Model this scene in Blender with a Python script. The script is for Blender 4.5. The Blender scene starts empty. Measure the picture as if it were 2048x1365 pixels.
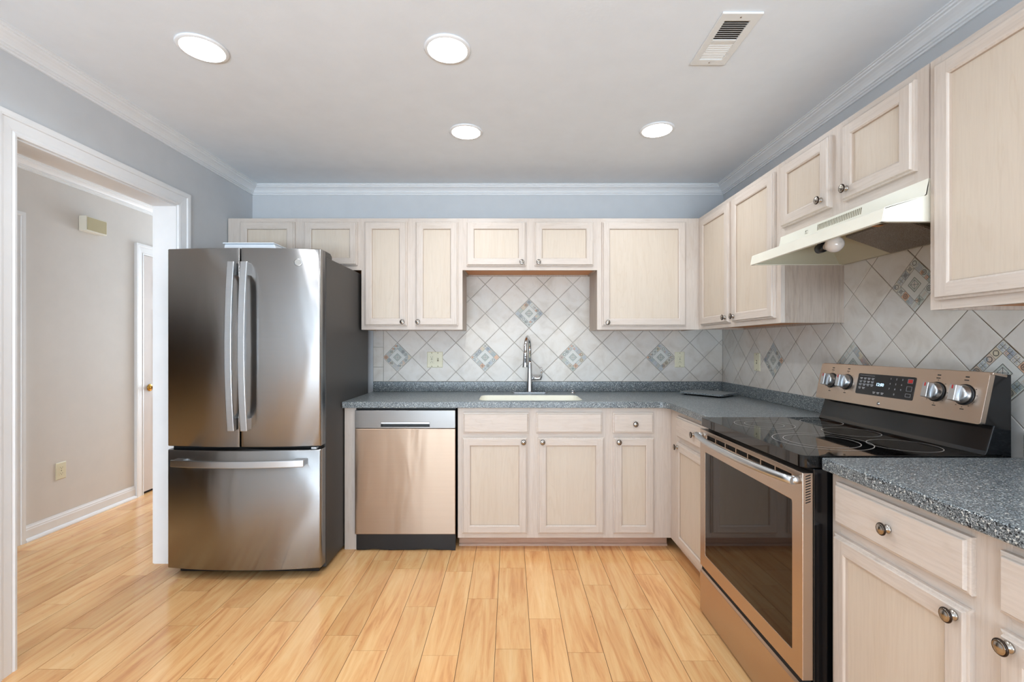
import bpy, bmesh, math, random
from mathutils import Vector, Matrix
from mathutils.geometry import tessellate_polygon
random.seed(7)
PI = math.pi
scene = bpy.context.scene
COL = scene.collection

# ------------------------------------------------------------------ camera
cd = bpy.data.cameras.new('camera')
cam = bpy.data.objects.new('camera', cd); COL.objects.link(cam)
cam.location = (0, 0, 1.262); cam.rotation_euler = (PI/2, 0, 0)
cd.sensor_width = 36.0; cd.lens = 910.0/2048*36
cd.shift_x = 3.5/2048; cd.shift_y = 9.0/2048
cd.clip_start = 0.02
scene.camera = cam

# ------------------------------------------------------------------ world, exposure
w = bpy.data.worlds.new('world'); scene.world = w; w.use_nodes = True
w.node_tree.nodes['Background'].inputs[0].default_value = (0.75, 0.85, 1.0, 1)
w.node_tree.nodes['Background'].inputs[1].default_value = 1.0
scene.view_settings.view_transform = 'Standard'
scene.view_settings.look = 'None'
scene.view_settings.gamma = 1.0
scene.view_settings.use_curve_mapping = False
scene.view_settings.exposure = 0.0
scene.cycles.max_bounces = 10
scene.cycles.diffuse_bounces = 6
scene.cycles.glossy_bounces = 5
scene.cycles.sample_clamp_indirect = 6.0
scene.cycles.use_denoising = True
scene.cycles.caustics_reflective = False

def area(name, loc, rot, size, size_y, power, color=(1, 1, 1), shape='RECTANGLE', spread=PI):
    l = bpy.data.lights.new(name, 'AREA'); l.shape = shape; l.size = size
    if shape == 'RECTANGLE': l.size_y = size_y
    l.energy = power; l.color = color; l.spread = spread
    o = bpy.data.objects.new(name, l); COL.objects.link(o)
    o.location = loc; o.rotation_euler = rot
    return o
LIGHTS = [(-1.228, 1.816), (-.251, 1.821), (-.245, 2.523), (.806, 2.50)]
LIGHTS_ADDED = [(-1.228, .55), (.55, .55)]  # added unseen ceiling lights, brighten the near walls, floor and cabinets
P_LED = 4.5
# daylight of the two windows in the wall behind the camera
DAY = (0.76, 0.89, 1.0)
area('window_daylight', (-.95, -2.60, 1.30), (PI/2, 0, 0), 1.45, 1.9, 16, DAY)
area('window_daylight', (0.75, -2.60, 1.30), (PI/2, 0, 0), 1.45, 1.9, 16, DAY)
# added fill lamp outside the windows, aimed up to brighten the ceiling
area('ceiling_fill', (-.1, -3.7, .05), (math.radians(140), 0, 0), 4.2, 1.9, 660, (.72, .865, 1.0))
# added fill lamps at both ends of the hall, no opening behind them
area('hall_fill', (-2.58, -2.60, 1.25), (PI/2, 0, 0), .85, 1.9, 95, (.76, .88, 1.0))
area('hall_fill', (-2.58, 6.15, 1.35), (-PI/2, 0, 0), .85, 1.5, 65, (.76, .88, 1.0))

# ------------------------------------------------------------------ materials
def lin(c):
    return tuple((x/255.0/12.92 if x/255.0 <= .04045 else ((x/255.0+.055)/1.055)**2.4) for x in c) + (1,)
def new_mat(name):
    m = bpy.data.materials.new(name); m.use_nodes = True
    nt = m.node_tree; b = nt.nodes['Principled BSDF']
    return m, nt, b
def N(nt, t, **kw):
    n = nt.nodes.new(t)
    for k, v in kw.items(): setattr(n, k, v)
    return n
def coords(nt, scale=(1, 1, 1), rand=True, kind='Object'):
    tc = N(nt, 'ShaderNodeTexCoord'); mp = N(nt, 'ShaderNodeMapping')
    mp.inputs['Scale'].default_value = scale
    if rand:
        oi = N(nt, 'ShaderNodeObjectInfo'); ad = N(nt, 'ShaderNodeVectorMath', operation='MULTIPLY_ADD')
        ad.inputs[1].default_value = (7.3, 5.1, 3.7)
        nt.links.new(oi.outputs['Random'], ad.inputs[0]); nt.links.new(tc.outputs[kind], ad.inputs[2])
        nt.links.new(ad.outputs[0], mp.inputs['Vector'])
    else:
        nt.links.new(tc.outputs[kind], mp.inputs['Vector'])
    return mp
def noise(nt, vec, scale, detail=4, rough=.55, dist=0):
    n = N(nt, 'ShaderNodeTexNoise'); n.inputs['Scale'].default_value = scale
    n.inputs['Detail'].default_value = detail; n.inputs['Roughness'].default_value = rough
    n.inputs['Distortion'].default_value = dist
    nt.links.new(vec.outputs[0], n.inputs['Vector']); return n
def ramp(nt, src, stops, out='Fac'):
    r = N(nt, 'ShaderNodeValToRGB')
    e = r.color_ramp.elements
    while len(e) < len(stops): e.new(.5)
    for k, (p, c) in enumerate(stops):
        e[k].position = p; e[k].color = c
    nt.links.new(src.outputs[out], r.inputs['Fac']); return r
def mix(nt, a, b, fac, blend='MIX'):
    m = N(nt, 'ShaderNodeMix', data_type='RGBA', blend_type=blend)
    def put(sock, v):
        if isinstance(v, tuple): sock.default_value = v
        elif isinstance(v, (int, float)): sock.default_value = v
        else: nt.links.new(v, sock)
    put(m.inputs[0], fac); put(m.inputs[6], a); put(m.inputs[7], b)
    return m.outputs[2]
def bump(nt, b, h, strength=.2, dist=.002):
    bp = N(nt, 'ShaderNodeBump'); bp.inputs['Strength'].default_value = strength
    bp.inputs['Distance'].default_value = dist
    nt.links.new(h, bp.inputs['Height']); nt.links.new(bp.outputs['Normal'], b.inputs['Normal'])

def flat(name, rgb, rough=.5, metal=0, spec=.5, coat=0):
    m, nt, b = new_mat(name)
    b.inputs['Base Color'].default_value = lin(rgb); b.inputs['Roughness'].default_value = rough
    b.inputs['Metallic'].default_value = metal; b.inputs['Specular IOR Level'].default_value = spec
    b.inputs['Coat Weight'].default_value = coat
    # a faint mottling so that no surface is perfectly even
    n = noise(nt, coords(nt), 9, 3)
    r = ramp(nt, n, [(.3, (.965,)*3+(1,)), (.7, (1, 1, 1, 1))])
    nt.links.new(mix(nt, lin(rgb), r.outputs[0], 1.0, 'MULTIPLY'), b.inputs['Base Color'])
    return m
def paint(name, rgb, rough=.6, bstr=.05, bscale=220):
    m = flat(name, rgb, rough)
    nt = m.node_tree; b = nt.nodes['Principled BSDF']
    n = noise(nt, coords(nt, rand=False), bscale, 2)
    bump(nt, b, n.outputs['Fac'], bstr, .001)
    return m
def emit(name, rgb, strength):
    m, nt, b = new_mat(name)
    b.inputs['Base Color'].default_value = lin(rgb)
    b.inputs['Emission Color'].default_value = lin(rgb); b.inputs['Emission Strength'].default_value = strength
    return m
def wood(name, light, dark, horiz=False, rough=.42, contrast=1.0):
    m, nt, b = new_mat(name)
    s = (3.0, 30, 45) if horiz else (45, 30, 2.2)
    s2 = (1.2, 8, 9) if horiz else (9, 8, 1.0)
    fine = noise(nt, coords(nt, s), 3.2, 6, .65)
    big = noise(nt, coords(nt, s2), 1.3, 3, .5, 1.2)
    r1 = ramp(nt, fine, [(.32, lin(dark)), (.56, lin(light))])
    # cathedral bands
    wv = N(nt, 'ShaderNodeMath', operation='SINE'); ml = N(nt, 'ShaderNodeMath', operation='MULTIPLY')
    ml.inputs[1].default_value = 34; nt.links.new(big.outputs['Fac'], ml.inputs[0]); nt.links.new(ml.outputs[0], wv.inputs[0])
    r2 = ramp(nt, wv, [(.0, (1, 1, 1, 1)), (.75, (1, 1, 1, 1)), (1.0, (.93, .90, .86, 1))], 'Value')
    r3 = ramp(nt, big, [(.3, (.97, .955, .94, 1)), (.65, (1.0, 1.0, 1.0, 1))])
    c = mix(nt, lin(light), r1.outputs[0], .75*contrast)
    c = mix(nt, c, r2.outputs[0], .55*contrast, 'MULTIPLY'); c = mix(nt, c, r3.outputs[0], 1.0, 'MULTIPLY')
    nt.links.new(c, b.inputs['Base Color'])
    b.inputs['Roughness'].default_value = rough
    bump(nt, b, fine.outputs['Fac'], .12, .0015)
    return m
def steel(name, rgb=(168, 167, 166), rough=.27, aniso=1.0, rot=.25, brush=(1.0, 1.0, 260), wave=0.0):
    m, nt, b = new_mat(name)
    b.inputs['Metallic'].default_value = 1.0
    n = noise(nt, coords(nt, brush), 2.5, 4)
    r = ramp(nt, n, [(.3, (.94,)*3+(1,)), (.7, (1.0,)*3+(1,))])
    nt.links.new(mix(nt, lin(rgb), r.outputs[0], 1.0, 'MULTIPLY'), b.inputs['Base Color'])
    b.inputs['Roughness'].default_value = rough
    b.inputs['Anisotropic'].default_value = aniso
    b.inputs['Anisotropic Rotation'].default_value = rot
    tg = N(nt, 'ShaderNodeTangent', direction_type='RADIAL', axis='Z')
    nt.links.new(tg.outputs[0], b.inputs['Tangent'])
    if wave:
        wn = noise(nt, coords(nt, (4.5, 1, 1.2)), 1.6, 2, .4, .5)
        bump(nt, b, wn.outputs['Fac'], wave, .02)
    return m

M = {}
M['wall'] = paint('kitchen_wall_paint', (203, 206, 209), .6)
M['hall'] = paint('hall_wall_paint', (214, 210, 205), .6)
M['ceil'] = paint('ceiling_texture_paint', (228, 234, 240), .75, .35, 60)
M['trim'] = flat('white_trim_paint', (232, 234, 236), .35)
M['door'] = flat('hall_door_paint', (212, 204, 200), .45)
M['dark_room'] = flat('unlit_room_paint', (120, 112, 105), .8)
M['wv'] = wood('pickled_oak_vertical', (209, 198, 188), (193, 181, 171), contrast=.8)
M['wh'] = wood('pickled_oak_horizontal', (210, 199, 189), (193, 181, 171), True, contrast=.8)
M['pv'] = wood('pickled_oak_panel', (209, 196, 180), (199, 185, 169), contrast=.7)
M['groove_shade'] = flat('panel_groove_shade', (176, 158, 142), .6)  # shadow line around the door panels, put into the groove colour
M['side'] = wood('pickled_oak_shaded_side', (182, 167, 154), (160, 145, 133))  # shade beside the hood darkens this wood colour
M['under'] = flat('raw_orange_underside', (205, 140, 88), .6)
M['toe'] = wood('toe_board_wood', (196, 165, 145), (176, 144, 124), True)
M['steel'] = steel('brushed_stainless', wave=.10)
M['steel_dw'] = steel('dishwasher_stainless', (178, 158, 140), .28, 1.0, wave=.12)  # warm floor reflection put into the steel colour
M['steel_cp'] = steel('dishwasher_panel_stainless', (140, 138, 136), .3, .5)
M['steel_h'] = steel('handle_stainless', (200, 203, 206), .3, .3)
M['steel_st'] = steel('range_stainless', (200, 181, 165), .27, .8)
M['chrome'] = flat('chrome', (215, 217, 220), .08, 1.0)
M['pewter'] = flat('knob_pewter', (172, 164, 155), .2, 1.0)
M['pewter_dark'] = flat('knob_dark_bronze', (62, 52, 46), .35, 1.0)
M['brass'] = flat('polished_brass', (205, 160, 80), .18, 1.0)
M['case'] = flat('dark_grey_case', (72, 70, 68), .45, .3)
M['black'] = flat('black_plastic', (20, 20, 22), .35)
M['black_gloss'] = flat('black_enamel', (14, 14, 16), .12)
M['void'] = flat('black_gap', (8, 8, 8), .8)
M['glass_black'] = flat('black_ceramic_glass', (13, 12, 12), .035, 0, .6)
M['oven_glass'] = flat('smoked_oven_glass', (26, 18, 13), .03, 0, .35)
M['ring'] = flat('burner_ring_print', (176, 172, 168), .35)
M['ivory'] = flat('ivory_plastic', (224, 219, 192), .4)
M['ivory_dark'] = flat('ivory_slot', (120, 112, 84), .5)
M['hood'] = flat('bisque_enamel', (238, 236, 222), .28)
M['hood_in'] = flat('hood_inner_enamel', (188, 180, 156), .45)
M['cream'] = flat('cream_sink', (238, 237, 222), .25)
M['white_plastic'] = flat('white_plastic', (228, 234, 240), .4)
M['glass_white'] = emit('lamp_diffuser', (255, 252, 246), 14.0)
M['vent'] = flat('vent_enamel', (226, 227, 225), .5)
M['vent_in'] = flat('vent_duct', (60, 52, 46), .8)
M['beige'] = flat('chime_cover', (186, 176, 140), .5)
M['chime'] = flat('chime_body', (228, 226, 214), .5)
M['bulb'] = flat('bulb_glass', (232, 222, 214), .12, 0, .6)
M['red'] = flat('red_mark', (190, 40, 36), .5)
M['ink'] = flat('dark_print', (44, 38, 36), .6)
M['disp'] = flat('display_black', (16, 16, 20), .15)
M['print_grey'] = flat('grey_print', (176, 176, 178), .6)
M['digit'] = emit('clock_digits', (190, 225, 255), 1.6)
M['blue'] = flat('blue_motif', (112, 128, 160), .4)
M['tile_ink'] = flat('motif_line_glaze', (92, 90, 86), .4)

# floor: laminate strips, one shade per strip
def floor_mat():
    m, nt, b = new_mat('laminate_strips')
    g = N(nt, 'ShaderNodeNewGeometry'); tc = N(nt, 'ShaderNodeTexCoord')
    ad = N(nt, 'ShaderNodeVectorMath', operation='MULTIPLY_ADD'); ad.inputs[1].default_value = (13.0, 29.0, 5.0)
    nt.links.new(g.outputs['Random Per Island'], ad.inputs[0]); nt.links.new(tc.outputs['Object'], ad.inputs[2])
    def mp(s):
        q = N(nt, 'ShaderNodeMapping'); q.inputs['Scale'].default_value = s
        nt.links.new(ad.outputs[0], q.inputs['Vector']); return q
    broad = noise(nt, mp((11, 1.1, 1)), 1.6, 4, .6, 1.2)
    fine = noise(nt, mp((110, 3.5, 1)), 1.5, 5, .65, .3)
    knots = noise(nt, mp((9, 5, 1)), 2.2, 2, .5, 2.0)
    base = ramp(nt, broad, [(.26, lin((206, 144, 92))), (.42, lin((228, 173, 116))), (.6, lin((237, 191, 134))), (.8, lin((242, 204, 151)))])
    tone = N(nt, 'ShaderNodeValToRGB'); e = tone.color_ramp.elements
    e[0].color = (.90, .86, .82, 1); e[1].color = (1.06, 1.05, 1.04, 1)
    nt.links.new(g.outputs['Random Per Island'], tone.inputs['Fac'])
    c = mix(nt, base.outputs[0], tone.outputs[0], 1.0, 'MULTIPLY')
    fr = ramp(nt, fine, [(.3, (.91, .87, .83, 1)), (.55, (1, 1, 1, 1))])
    c = mix(nt, c, fr.outputs[0], .6, 'MULTIPLY')
    kr = ramp(nt, knots, [(.70, (1, 1, 1, 1)), (.80, (.78, .62, .5, 1))])
    c = mix(nt, c, kr.outputs[0], .8, 'MULTIPLY')
    nt.links.new(c, b.inputs['Base Color'])
    b.inputs['Roughness'].default_value = .17
    b.inputs['Specular IOR Level'].default_value = .5
    bump(nt, b, fine.outputs['Fac'], .04, .001)
    return m
M['floor'] = floor_mat()
M['gap'] = flat('floor_joint', (84, 52, 32), .8)

def counter_mat():
    m, nt, b = new_mat('speckled_solid_surface')
    cv = coords(nt, rand=False)
    def vor(s):
        v = N(nt, 'ShaderNodeTexVoronoi'); v.inputs['Scale'].default_value = s
        nt.links.new(cv.outputs[0], v.inputs['Vector'])
        sp = N(nt, 'ShaderNodeSeparateColor'); nt.links.new(v.outputs['Color'], sp.inputs[0]); return sp
    v1, v2 = vor(560), vor(300)
    r = ramp(nt, v1, [(0, lin((56, 62, 66))), (.24, lin((94, 102, 106))), (.56, lin((124, 133, 137))), (.83, lin((166, 174, 177)))], 'Red')
    r.color_ramp.interpolation = 'CONSTANT'
    r2 = ramp(nt, v2, [(0, (0, 0, 0, 1)), (.93, (1, 1, 1, 1))], 'Green'); r2.color_ramp.interpolation = 'CONSTANT'
    c = mix(nt, r.outputs[0], lin((196, 200, 196)), r2.outputs[0])
    r3 = ramp(nt, v2, [(0, (0, 0, 0, 1)), (.92, (1, 1, 1, 1))], 'Blue'); r3.color_ramp.interpolation = 'CONSTANT'
    c = mix(nt, c, lin((36, 40, 46)), r3.outputs[0])
    nt.links.new(c, b.inputs['Base Color'])
    b.inputs['Roughness'].default_value = .3
    return m
M['counter'] = counter_mat()

def tile_mat():
    m, nt, b = new_mat('stone_look_tile')
    g = N(nt, 'ShaderNodeNewGeometry')
    n = noise(nt, coords(nt, rand=False), 9, 5, .6, .6)
    r = ramp(nt, n, [(.3, lin((203, 196, 186))), (.5, lin((216, 211, 203))), (.72, lin((221, 218, 212)))])
    t = N(nt, 'ShaderNodeValToRGB'); t.color_ramp.elements[0].color = (.93, .93, .94, 1); t.color_ramp.elements[1].color = (1.0, .985, .97, 1)
    nt.links.new(g.outputs['Random Per Island'], t.inputs['Fac'])
    nt.links.new(mix(nt, r.outputs[0], t.outputs[0], 1.0, 'MULTIPLY'), b.inputs['Base Color'])
    b.inputs['Roughness'].default_value = .38
    bump(nt, b, n.outputs['Fac'], .15, .004)
    return m
M['tile'] = tile_mat()
def grout_mat(name, a, bcol, lo, hi):
    m, nt, b = new_mat(name)
    n = noise(nt, coords(nt, rand=False), 5.0, 4, .6)
    r = ramp(nt, n, [(lo, lin(a)), (hi, lin(bcol))])
    nt.links.new(r.outputs[0], b.inputs['Base Color']); b.inputs['Roughness'].default_value = .9
    return m
M['grout'] = grout_mat('grey_grout', (176, 171, 162), (150, 144, 134), .4, .6)
M['grout_dirty'] = grout_mat('stained_grout', (168, 160, 148), (96, 80, 62), .40, .58)
TILE_COLS = [(176, 178, 174), (200, 180, 162), (180, 186, 176), (208, 203, 190), (170, 174, 176), (214, 172, 142), (200, 202, 196), (202, 190, 166)]
for k, c in enumerate(TILE_COLS): M['mosaic%d' % k] = flat('mosaic_glaze', c, .4)
M['mosaic_in'] = flat('mosaic_inner_glaze', (208, 208, 202), .4)
M['mesh'] = None
def mesh_mat():
    m, nt, b = new_mat('aluminium_grease_mesh')
    n = noise(nt, coords(nt, rand=False), 420, 2); n2 = noise(nt, coords(nt, rand=False), 14, 3)
    r = ramp(nt, n, [(.35, lin((84, 76, 70))), (.6, lin((176, 166, 156))), (.75, lin((236, 232, 226)))])
    c = mix(nt, r.outputs[0], lin((128, 114, 100)), n2.outputs['Fac'])
    nt.links.new(c, b.inputs['Base Color']); b.inputs['Metallic'].default_value = .2; b.inputs['Roughness'].default_value = .5
    bump(nt, b, n.outputs['Fac'], 1.0, .004)
    return m
M['mesh'] = mesh_mat()

# ------------------------------------------------------------------ mesh helpers
class MB:
    def __init__(s): s.bm = bmesh.new()
    def face(s, pts, m=0, smooth=False):
        vs = [s.bm.verts.new(p) for p in pts]
        try:
            f = s.bm.faces.new(vs); f.material_index = m; f.smooth = smooth; return f
        except ValueError: return None
    def box(s, x0, x1, y0, y1, z0, z1, m=0):
        if x0 > x1: x0, x1 = x1, x0
        if y0 > y1: y0, y1 = y1, y0
        if z0 > z1: z0, z1 = z1, z0
        v = [s.bm.verts.new(p) for p in ((x0,y0,z0),(x1,y0,z0),(x1,y1,z0),(x0,y1,z0),(x0,y0,z1),(x1,y0,z1),(x1,y1,z1),(x0,y1,z1))]
        for q in ((3,2,1,0),(4,5,6,7),(0,1,5,4),(1,2,6,5),(2,3,7,6),(3,0,4,7)):
            s.bm.faces.new([v[i] for i in q]).material_index = m
        return s
    def loft(s, loops, m=0, closed=True, caps=True, smooth=False):
        L = [[s.bm.verts.new(p) for p in lp] for lp in loops]
        n = len(L[0])
        for a, b in zip(L[:-1], L[1:]):
            for i in range(n if closed else n-1):
                f = s.bm.faces.new((a[i], a[(i+1) % n], b[(i+1) % n], b[i])); f.material_index = m; f.smooth = smooth
        if caps and closed:
            f = s.bm.faces.new(list(reversed(L[0]))); f.material_index = m
            f = s.bm.faces.new(L[-1]); f.material_index = m
        return L
    def prism(s, poly, fn, a, b, m=0, smooth=False):
        """poly in 2-D, fn(u,v,t)->xyz, from t=a to t=b"""
        return s.loft([[fn(u, v, a) for u, v in poly], [fn(u, v, b) for u, v in poly]], m, smooth=smooth)
    def plate(s, outer, holes, fn, t0, t1, m=0):
        """2-D polygon with holes, extruded"""
        loops = [outer] + list(holes)
        tris = tessellate_polygon([[Vector((u, v, 0)) for u, v in lp] for lp in loops])
        flatp = [p for lp in loops for p in lp]
        A = [s.bm.verts.new(fn(u, v, t0)) for u, v in flatp]
        B = [s.bm.verts.new(fn(u, v, t1)) for u, v in flatp]
        for t in tris:
            try:
                s.bm.faces.new([A[i] for i in t]).material_index = m
                s.bm.faces.new([B[i] for i in reversed(t)]).material_index = m
            except ValueError: pass
        k = 0
        for lp in loops:
            n = len(lp)
            for i in range(n):
                a, b = k+i, k+(i+1) % n
                s.bm.faces.new((A[a], A[b], B[b], B[a])).material_index = m
            k += n
        return s
    def lathe(s, prof, o=(0,0,0), axis='z', seg=28, m=0, sx=1, sy=1):
        o = Vector(o); rings = []
        for r, h in prof:
            lp = []
            for i in range(seg):
                t = 2*PI*i/seg; u, v = r*math.cos(t)*sx, r*math.sin(t)*sy
                if axis == 'z': p = Vector((u, v, h))
                elif axis == 'y': p = Vector((u, h, v))
                elif axis == '-y': p = Vector((u, -h, v))
                elif axis == '-x': p = Vector((-h, u, v))
                else: p = Vector((h, u, v))
                lp.append(o+p)
            rings.append(lp)
        s.loft(rings, m, smooth=True); return s
    def tube(s, pts, r, seg=12, m=0, caps=True):
        pts = [Vector(p) for p in pts]; R = r if isinstance(r, (list, tuple)) else [r]*len(pts)
        loops = []; up = None
        for i, p in enumerate(pts):
            d = (pts[min(i+1, len(pts)-1)] - pts[max(i-1, 0)]).normalized()
            if up is None:
                up = Vector((0, 0, 1)) if abs(d.z) < .9 else Vector((1, 0, 0))
            a = d.cross(up).normalized(); b = a.cross(d).normalized(); up = b
            loops.append([p + a*R[i]*math.cos(2*PI*k/seg) + b*R[i]*math.sin(2*PI*k/seg) for k in range(seg)])
        s.loft(loops, m, smooth=True, caps=caps); return s
    def build(s, name, mats, parent=None, loc=(0,0,0), rot=(0,0,0), bevel=0, seg=2, recalc=True):
        if recalc: bmesh.ops.recalc_face_normals(s.bm, faces=s.bm.faces)
        me = bpy.data.meshes.new(name); s.bm.to_mesh(me); s.bm.free()
        for m in (mats if isinstance(mats, (list, tuple)) else [mats]): me.materials.append(m)
        o = bpy.data.objects.new(name, me); COL.objects.link(o)
        o.location = loc; o.rotation_euler = rot
        if parent: o.parent = parent
        if bevel:
            b = o.modifiers.new('bevel', 'BEVEL'); b.width = bevel; b.segments = seg
            b.limit_method = 'ANGLE'; b.angle_limit = math.radians(40)
            b.harden_normals = False
        return o
def tag(o, label=None, cat=None, group=None, kind=None):
    if label: o['label'] = label
    if cat: o['category'] = cat
    if group: o['group'] = group
    if kind: o['kind'] = kind
    return o
def thing(name, label, cat, loc=(0,0,0), rz=0, group=None):
    o = bpy.data.objects.new(name, None); COL.objects.link(o)
    o.empty_display_size = .1
    o.location = loc; o.rotation_euler = (0, 0, rz)
    return tag(o, label, cat, group)
def struct(o): o['kind'] = 'structure'; return o
def rrect(x0, x1, y0, y1, r, n=6):
    out = []
    for cx, cy, a in ((x1-r, y1-r, 0), (x0+r, y1-r, PI/2), (x0+r, y0+r, PI), (x1-r, y0+r, 1.5*PI)):
        for k in range(n+1):
            t = a + PI/2*k/n; out.append((cx+r*math.cos(t), cy+r*math.sin(t)))
    return out
def text_mesh(name, s, size, mat, parent, loc, rot, extrude=.0004, align='CENTER'):
    cu = bpy.data.curves.new(name, 'FONT'); cu.body = s; cu.size = size; cu.extrude = extrude
    cu.align_x = align; cu.align_y = 'CENTER'
    tmp = bpy.data.objects.new(name, cu); COL.objects.link(tmp)
    dg = bpy.context.evaluated_depsgraph_get(); dg.update()
    me = bpy.data.meshes.new_from_object(tmp.evaluated_get(dg))
    bpy.data.objects.remove(tmp)
    me.materials.clear(); me.materials.append(mat)
    o = bpy.data.objects.new(name, me); COL.objects.link(o); o.parent = parent; o.location = loc; o.rotation_euler = rot
    return o

# ------------------------------------------------------------------ dimensions
XR, YB, XL, ZC = 1.597, 3.41, -1.931, 2.45       # right wall, back wall, left wall, ceiling
YN = -2.62                                        # wall behind the camera
XLo = XL-.13                                      # hall side of the left wall
XH = -3.108                                       # far wall of the hall
YH = 6.2                                          # end of the hall
U = 1.262                                         # eye height
DY0, DY1, DZ = 1.772, 2.637, 2.076                # doorway opening in left wall

# ------------------------------------------------------------------ the room shell
mb = MB(); mb.box(XH-1.6, XR, YN-.1, YH, -.06, -.0015, 1)
pw = .1487; x0 = -.0625; L = .688
known = {-4: 2.569, -3: 2.196, -2: 1.851, -1: 2.265, 0: 1.89, 1: 2.10, 2: 2.557, 3: 2.395, 4: 2.177, 5: 2.507, 6: 1.982,
         -5: 1.98, -6: 2.29, -7: 2.08, -8: 2.41, -9: 2.19}
for k in range(-30, 12):
    xa, xb = x0+k*pw, x0+(k+1)*pw
    xb2 = min(xb, XR); xa2 = max(xa, XH-1.5)
    if xb2 <= xa2+.001: continue
    off = known.get(k, random.random()*L)
    y = off - L*12
    while y < YH:
        ya, yb = max(y, YN), min(y+L, YH)
        if yb > ya+.01:
            g = .0011
            mb.box(xa2+g, xb2-g, ya+g*.8, yb-g*.8, -.006, 0, 0)
        y += L
struct(mb.build('floor', [M['floor'], M['gap']], recalc=False))
mb = MB(); mb.box(XH-1.6, XR+.1, YN-.1, YH+.1, ZC, ZC+.08); struct(mb.build('ceiling', M['ceil']))
mb = MB(); mb.box(XLo, XR+.1, YB, YB+.12, 0, ZC); struct(mb.build('wall_back', M['wall']))
mb = MB(); mb.box(XR, XR+.1, YN, YB, 0, ZC); struct(mb.build('wall_right', M['wall']))
# left wall with doorway, kitchen face grey-blue, hall face cream
XZ = lambda u, v, t: (u, t, v)
YZ = lambda u, v, t: (t, u, v)
mb = MB(); mb.plate([(YN, 0), (DY0, 0), (DY0, DZ), (DY1, DZ), (DY1, 0), (YB, 0), (YB, ZC), (YN, ZC)], [], YZ, XL-.02, XL)
struct(mb.build('wall_left', M['wall']))
mb = MB(); mb.plate([(YN, 0), (DY0, 0), (DY0, DZ), (DY1, DZ), (DY1, 0), (YB, 0), (YB, ZC), (YN, ZC)], [], YZ, XLo, XL-.0205)
mb.box(XLo, XLo+.1, YB+.12, YH, 0, ZC)
struct(mb.build('wall_hall_right', M['hall']))
# wall behind the camera with two windows
wins = [(-1.70, -.20, .30, 2.27), (.0, 1.50, .30, 2.27)]
mb = MB(); mb.plate([(XLo, 0), (XR+.1, 0), (XR+.1, ZC), (XLo, ZC)], [[(a, c), (b, c), (b, d), (a, d)] for a, b, c, d in wins], XZ, YN-.1, YN)
struct(mb.build('wall_front', M['wall']))
for i, (a, b, c, d) in enumerate(wins):
    mb = MB()
    mb.plate([(a-.07, c-.07), (b+.07, c-.07), (b+.07, d+.07), (a-.07, d+.07)], [[(a, c), (b, c), (b, d), (a, d)]], XZ, YN, YN+.02)
    mb.box(a, b, YN-.04, YN-.01, (c+d)/2-.02, (c+d)/2+.02)
    struct(mb.build('window_%d' % (i+1), M['trim']))
# hall
HD = (.45, 2.826)    # open doorway into an unlit room
FD = (3.835, 4.60)    # closed door
mb = MB(); mb.plate([(YN, 0), (HD[0], 0), (HD[0], 2.03), (HD[1], 2.03), (HD[1], 0), (FD[0], 0), (FD[0], 2.035), (FD[1], 2.035), (FD[1], 0), (YH, 0), (YH, ZC), (YN, ZC)], [], YZ, XH-.1, XH)
struct(mb.build('wall_hall_left', M['hall']))
mb = MB(); mb.box(XH, XLo, YH, YH+.1, 0, ZC); struct(mb.build('wall_hall_end', M['hall']))
mb = MB(); mb.box(XH, XLo, YN-.1, YN, 0, ZC); struct(mb.build('wall_hall_front', M['hall']))
mb = MB(); mb.box(XH-1.6, XH-1.5, HD[0]-1, HD[1]+.6, 0, ZC); mb.box(XH-1.5, XH-.1, HD[0]-1, HD[0]-.9, 0, ZC); mb.box(XH-1.5, XH-.1, HD[1]+.5, HD[1]+.6, 0, ZC)
struct(mb.build('wall_side_room', M['dark_room']))
mb = MB(); mb.box(XH-.14, XH-.105, FD[0]-.1, FD[1]+.1, 0, 2.1); struct(mb.build('wall_behind_door', M['dark_room']))

# crown moulding: profile (distance from wall, drop from ceiling)
CR = [(0, -.062), (.009, -.062), (.010, -.055), (.0175, -.0535), (.0185, -.0475), (.0265, -.046), (.0275, -.0395), (.036, -.030), (.047, -.022), (.059, -.0165), (.061, -.0115), (.0705, -.0105), (.0715, -.0045), (.080, -.004), (.080, 0), (0, 0)]
# kitchen crown as one mitred loop of the three walls in view plus the one behind
def crown(name, path, closed=False):
    """path: list of (corner, (dx,dy) inward diagonal scale)"""
    mb = MB()
    loops = [[(c[0]+d*dx, c[1]+d*dy, ZC+z) for d, z in CR] for c, (dx, dy) in path]
    mb.loft(loops, caps=not closed)
    o = mb.build(name, M['trim']); return struct(o)
crown('trim_1', [((XL, YN), (1, 1)), ((XL, YB), (1, -1)), ((XR, YB), (-1, -1)), ((XR, YN), (-1, 1)), ((XL, YN), (1, 1))])
crown('trim_2', [((XH, YN), (1, 0)), ((XH, YH), (1, 0))])
crown('trim_3', [((XLo, YN), (-1, 0)), ((XLo, YH), (-1, 0))])
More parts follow.
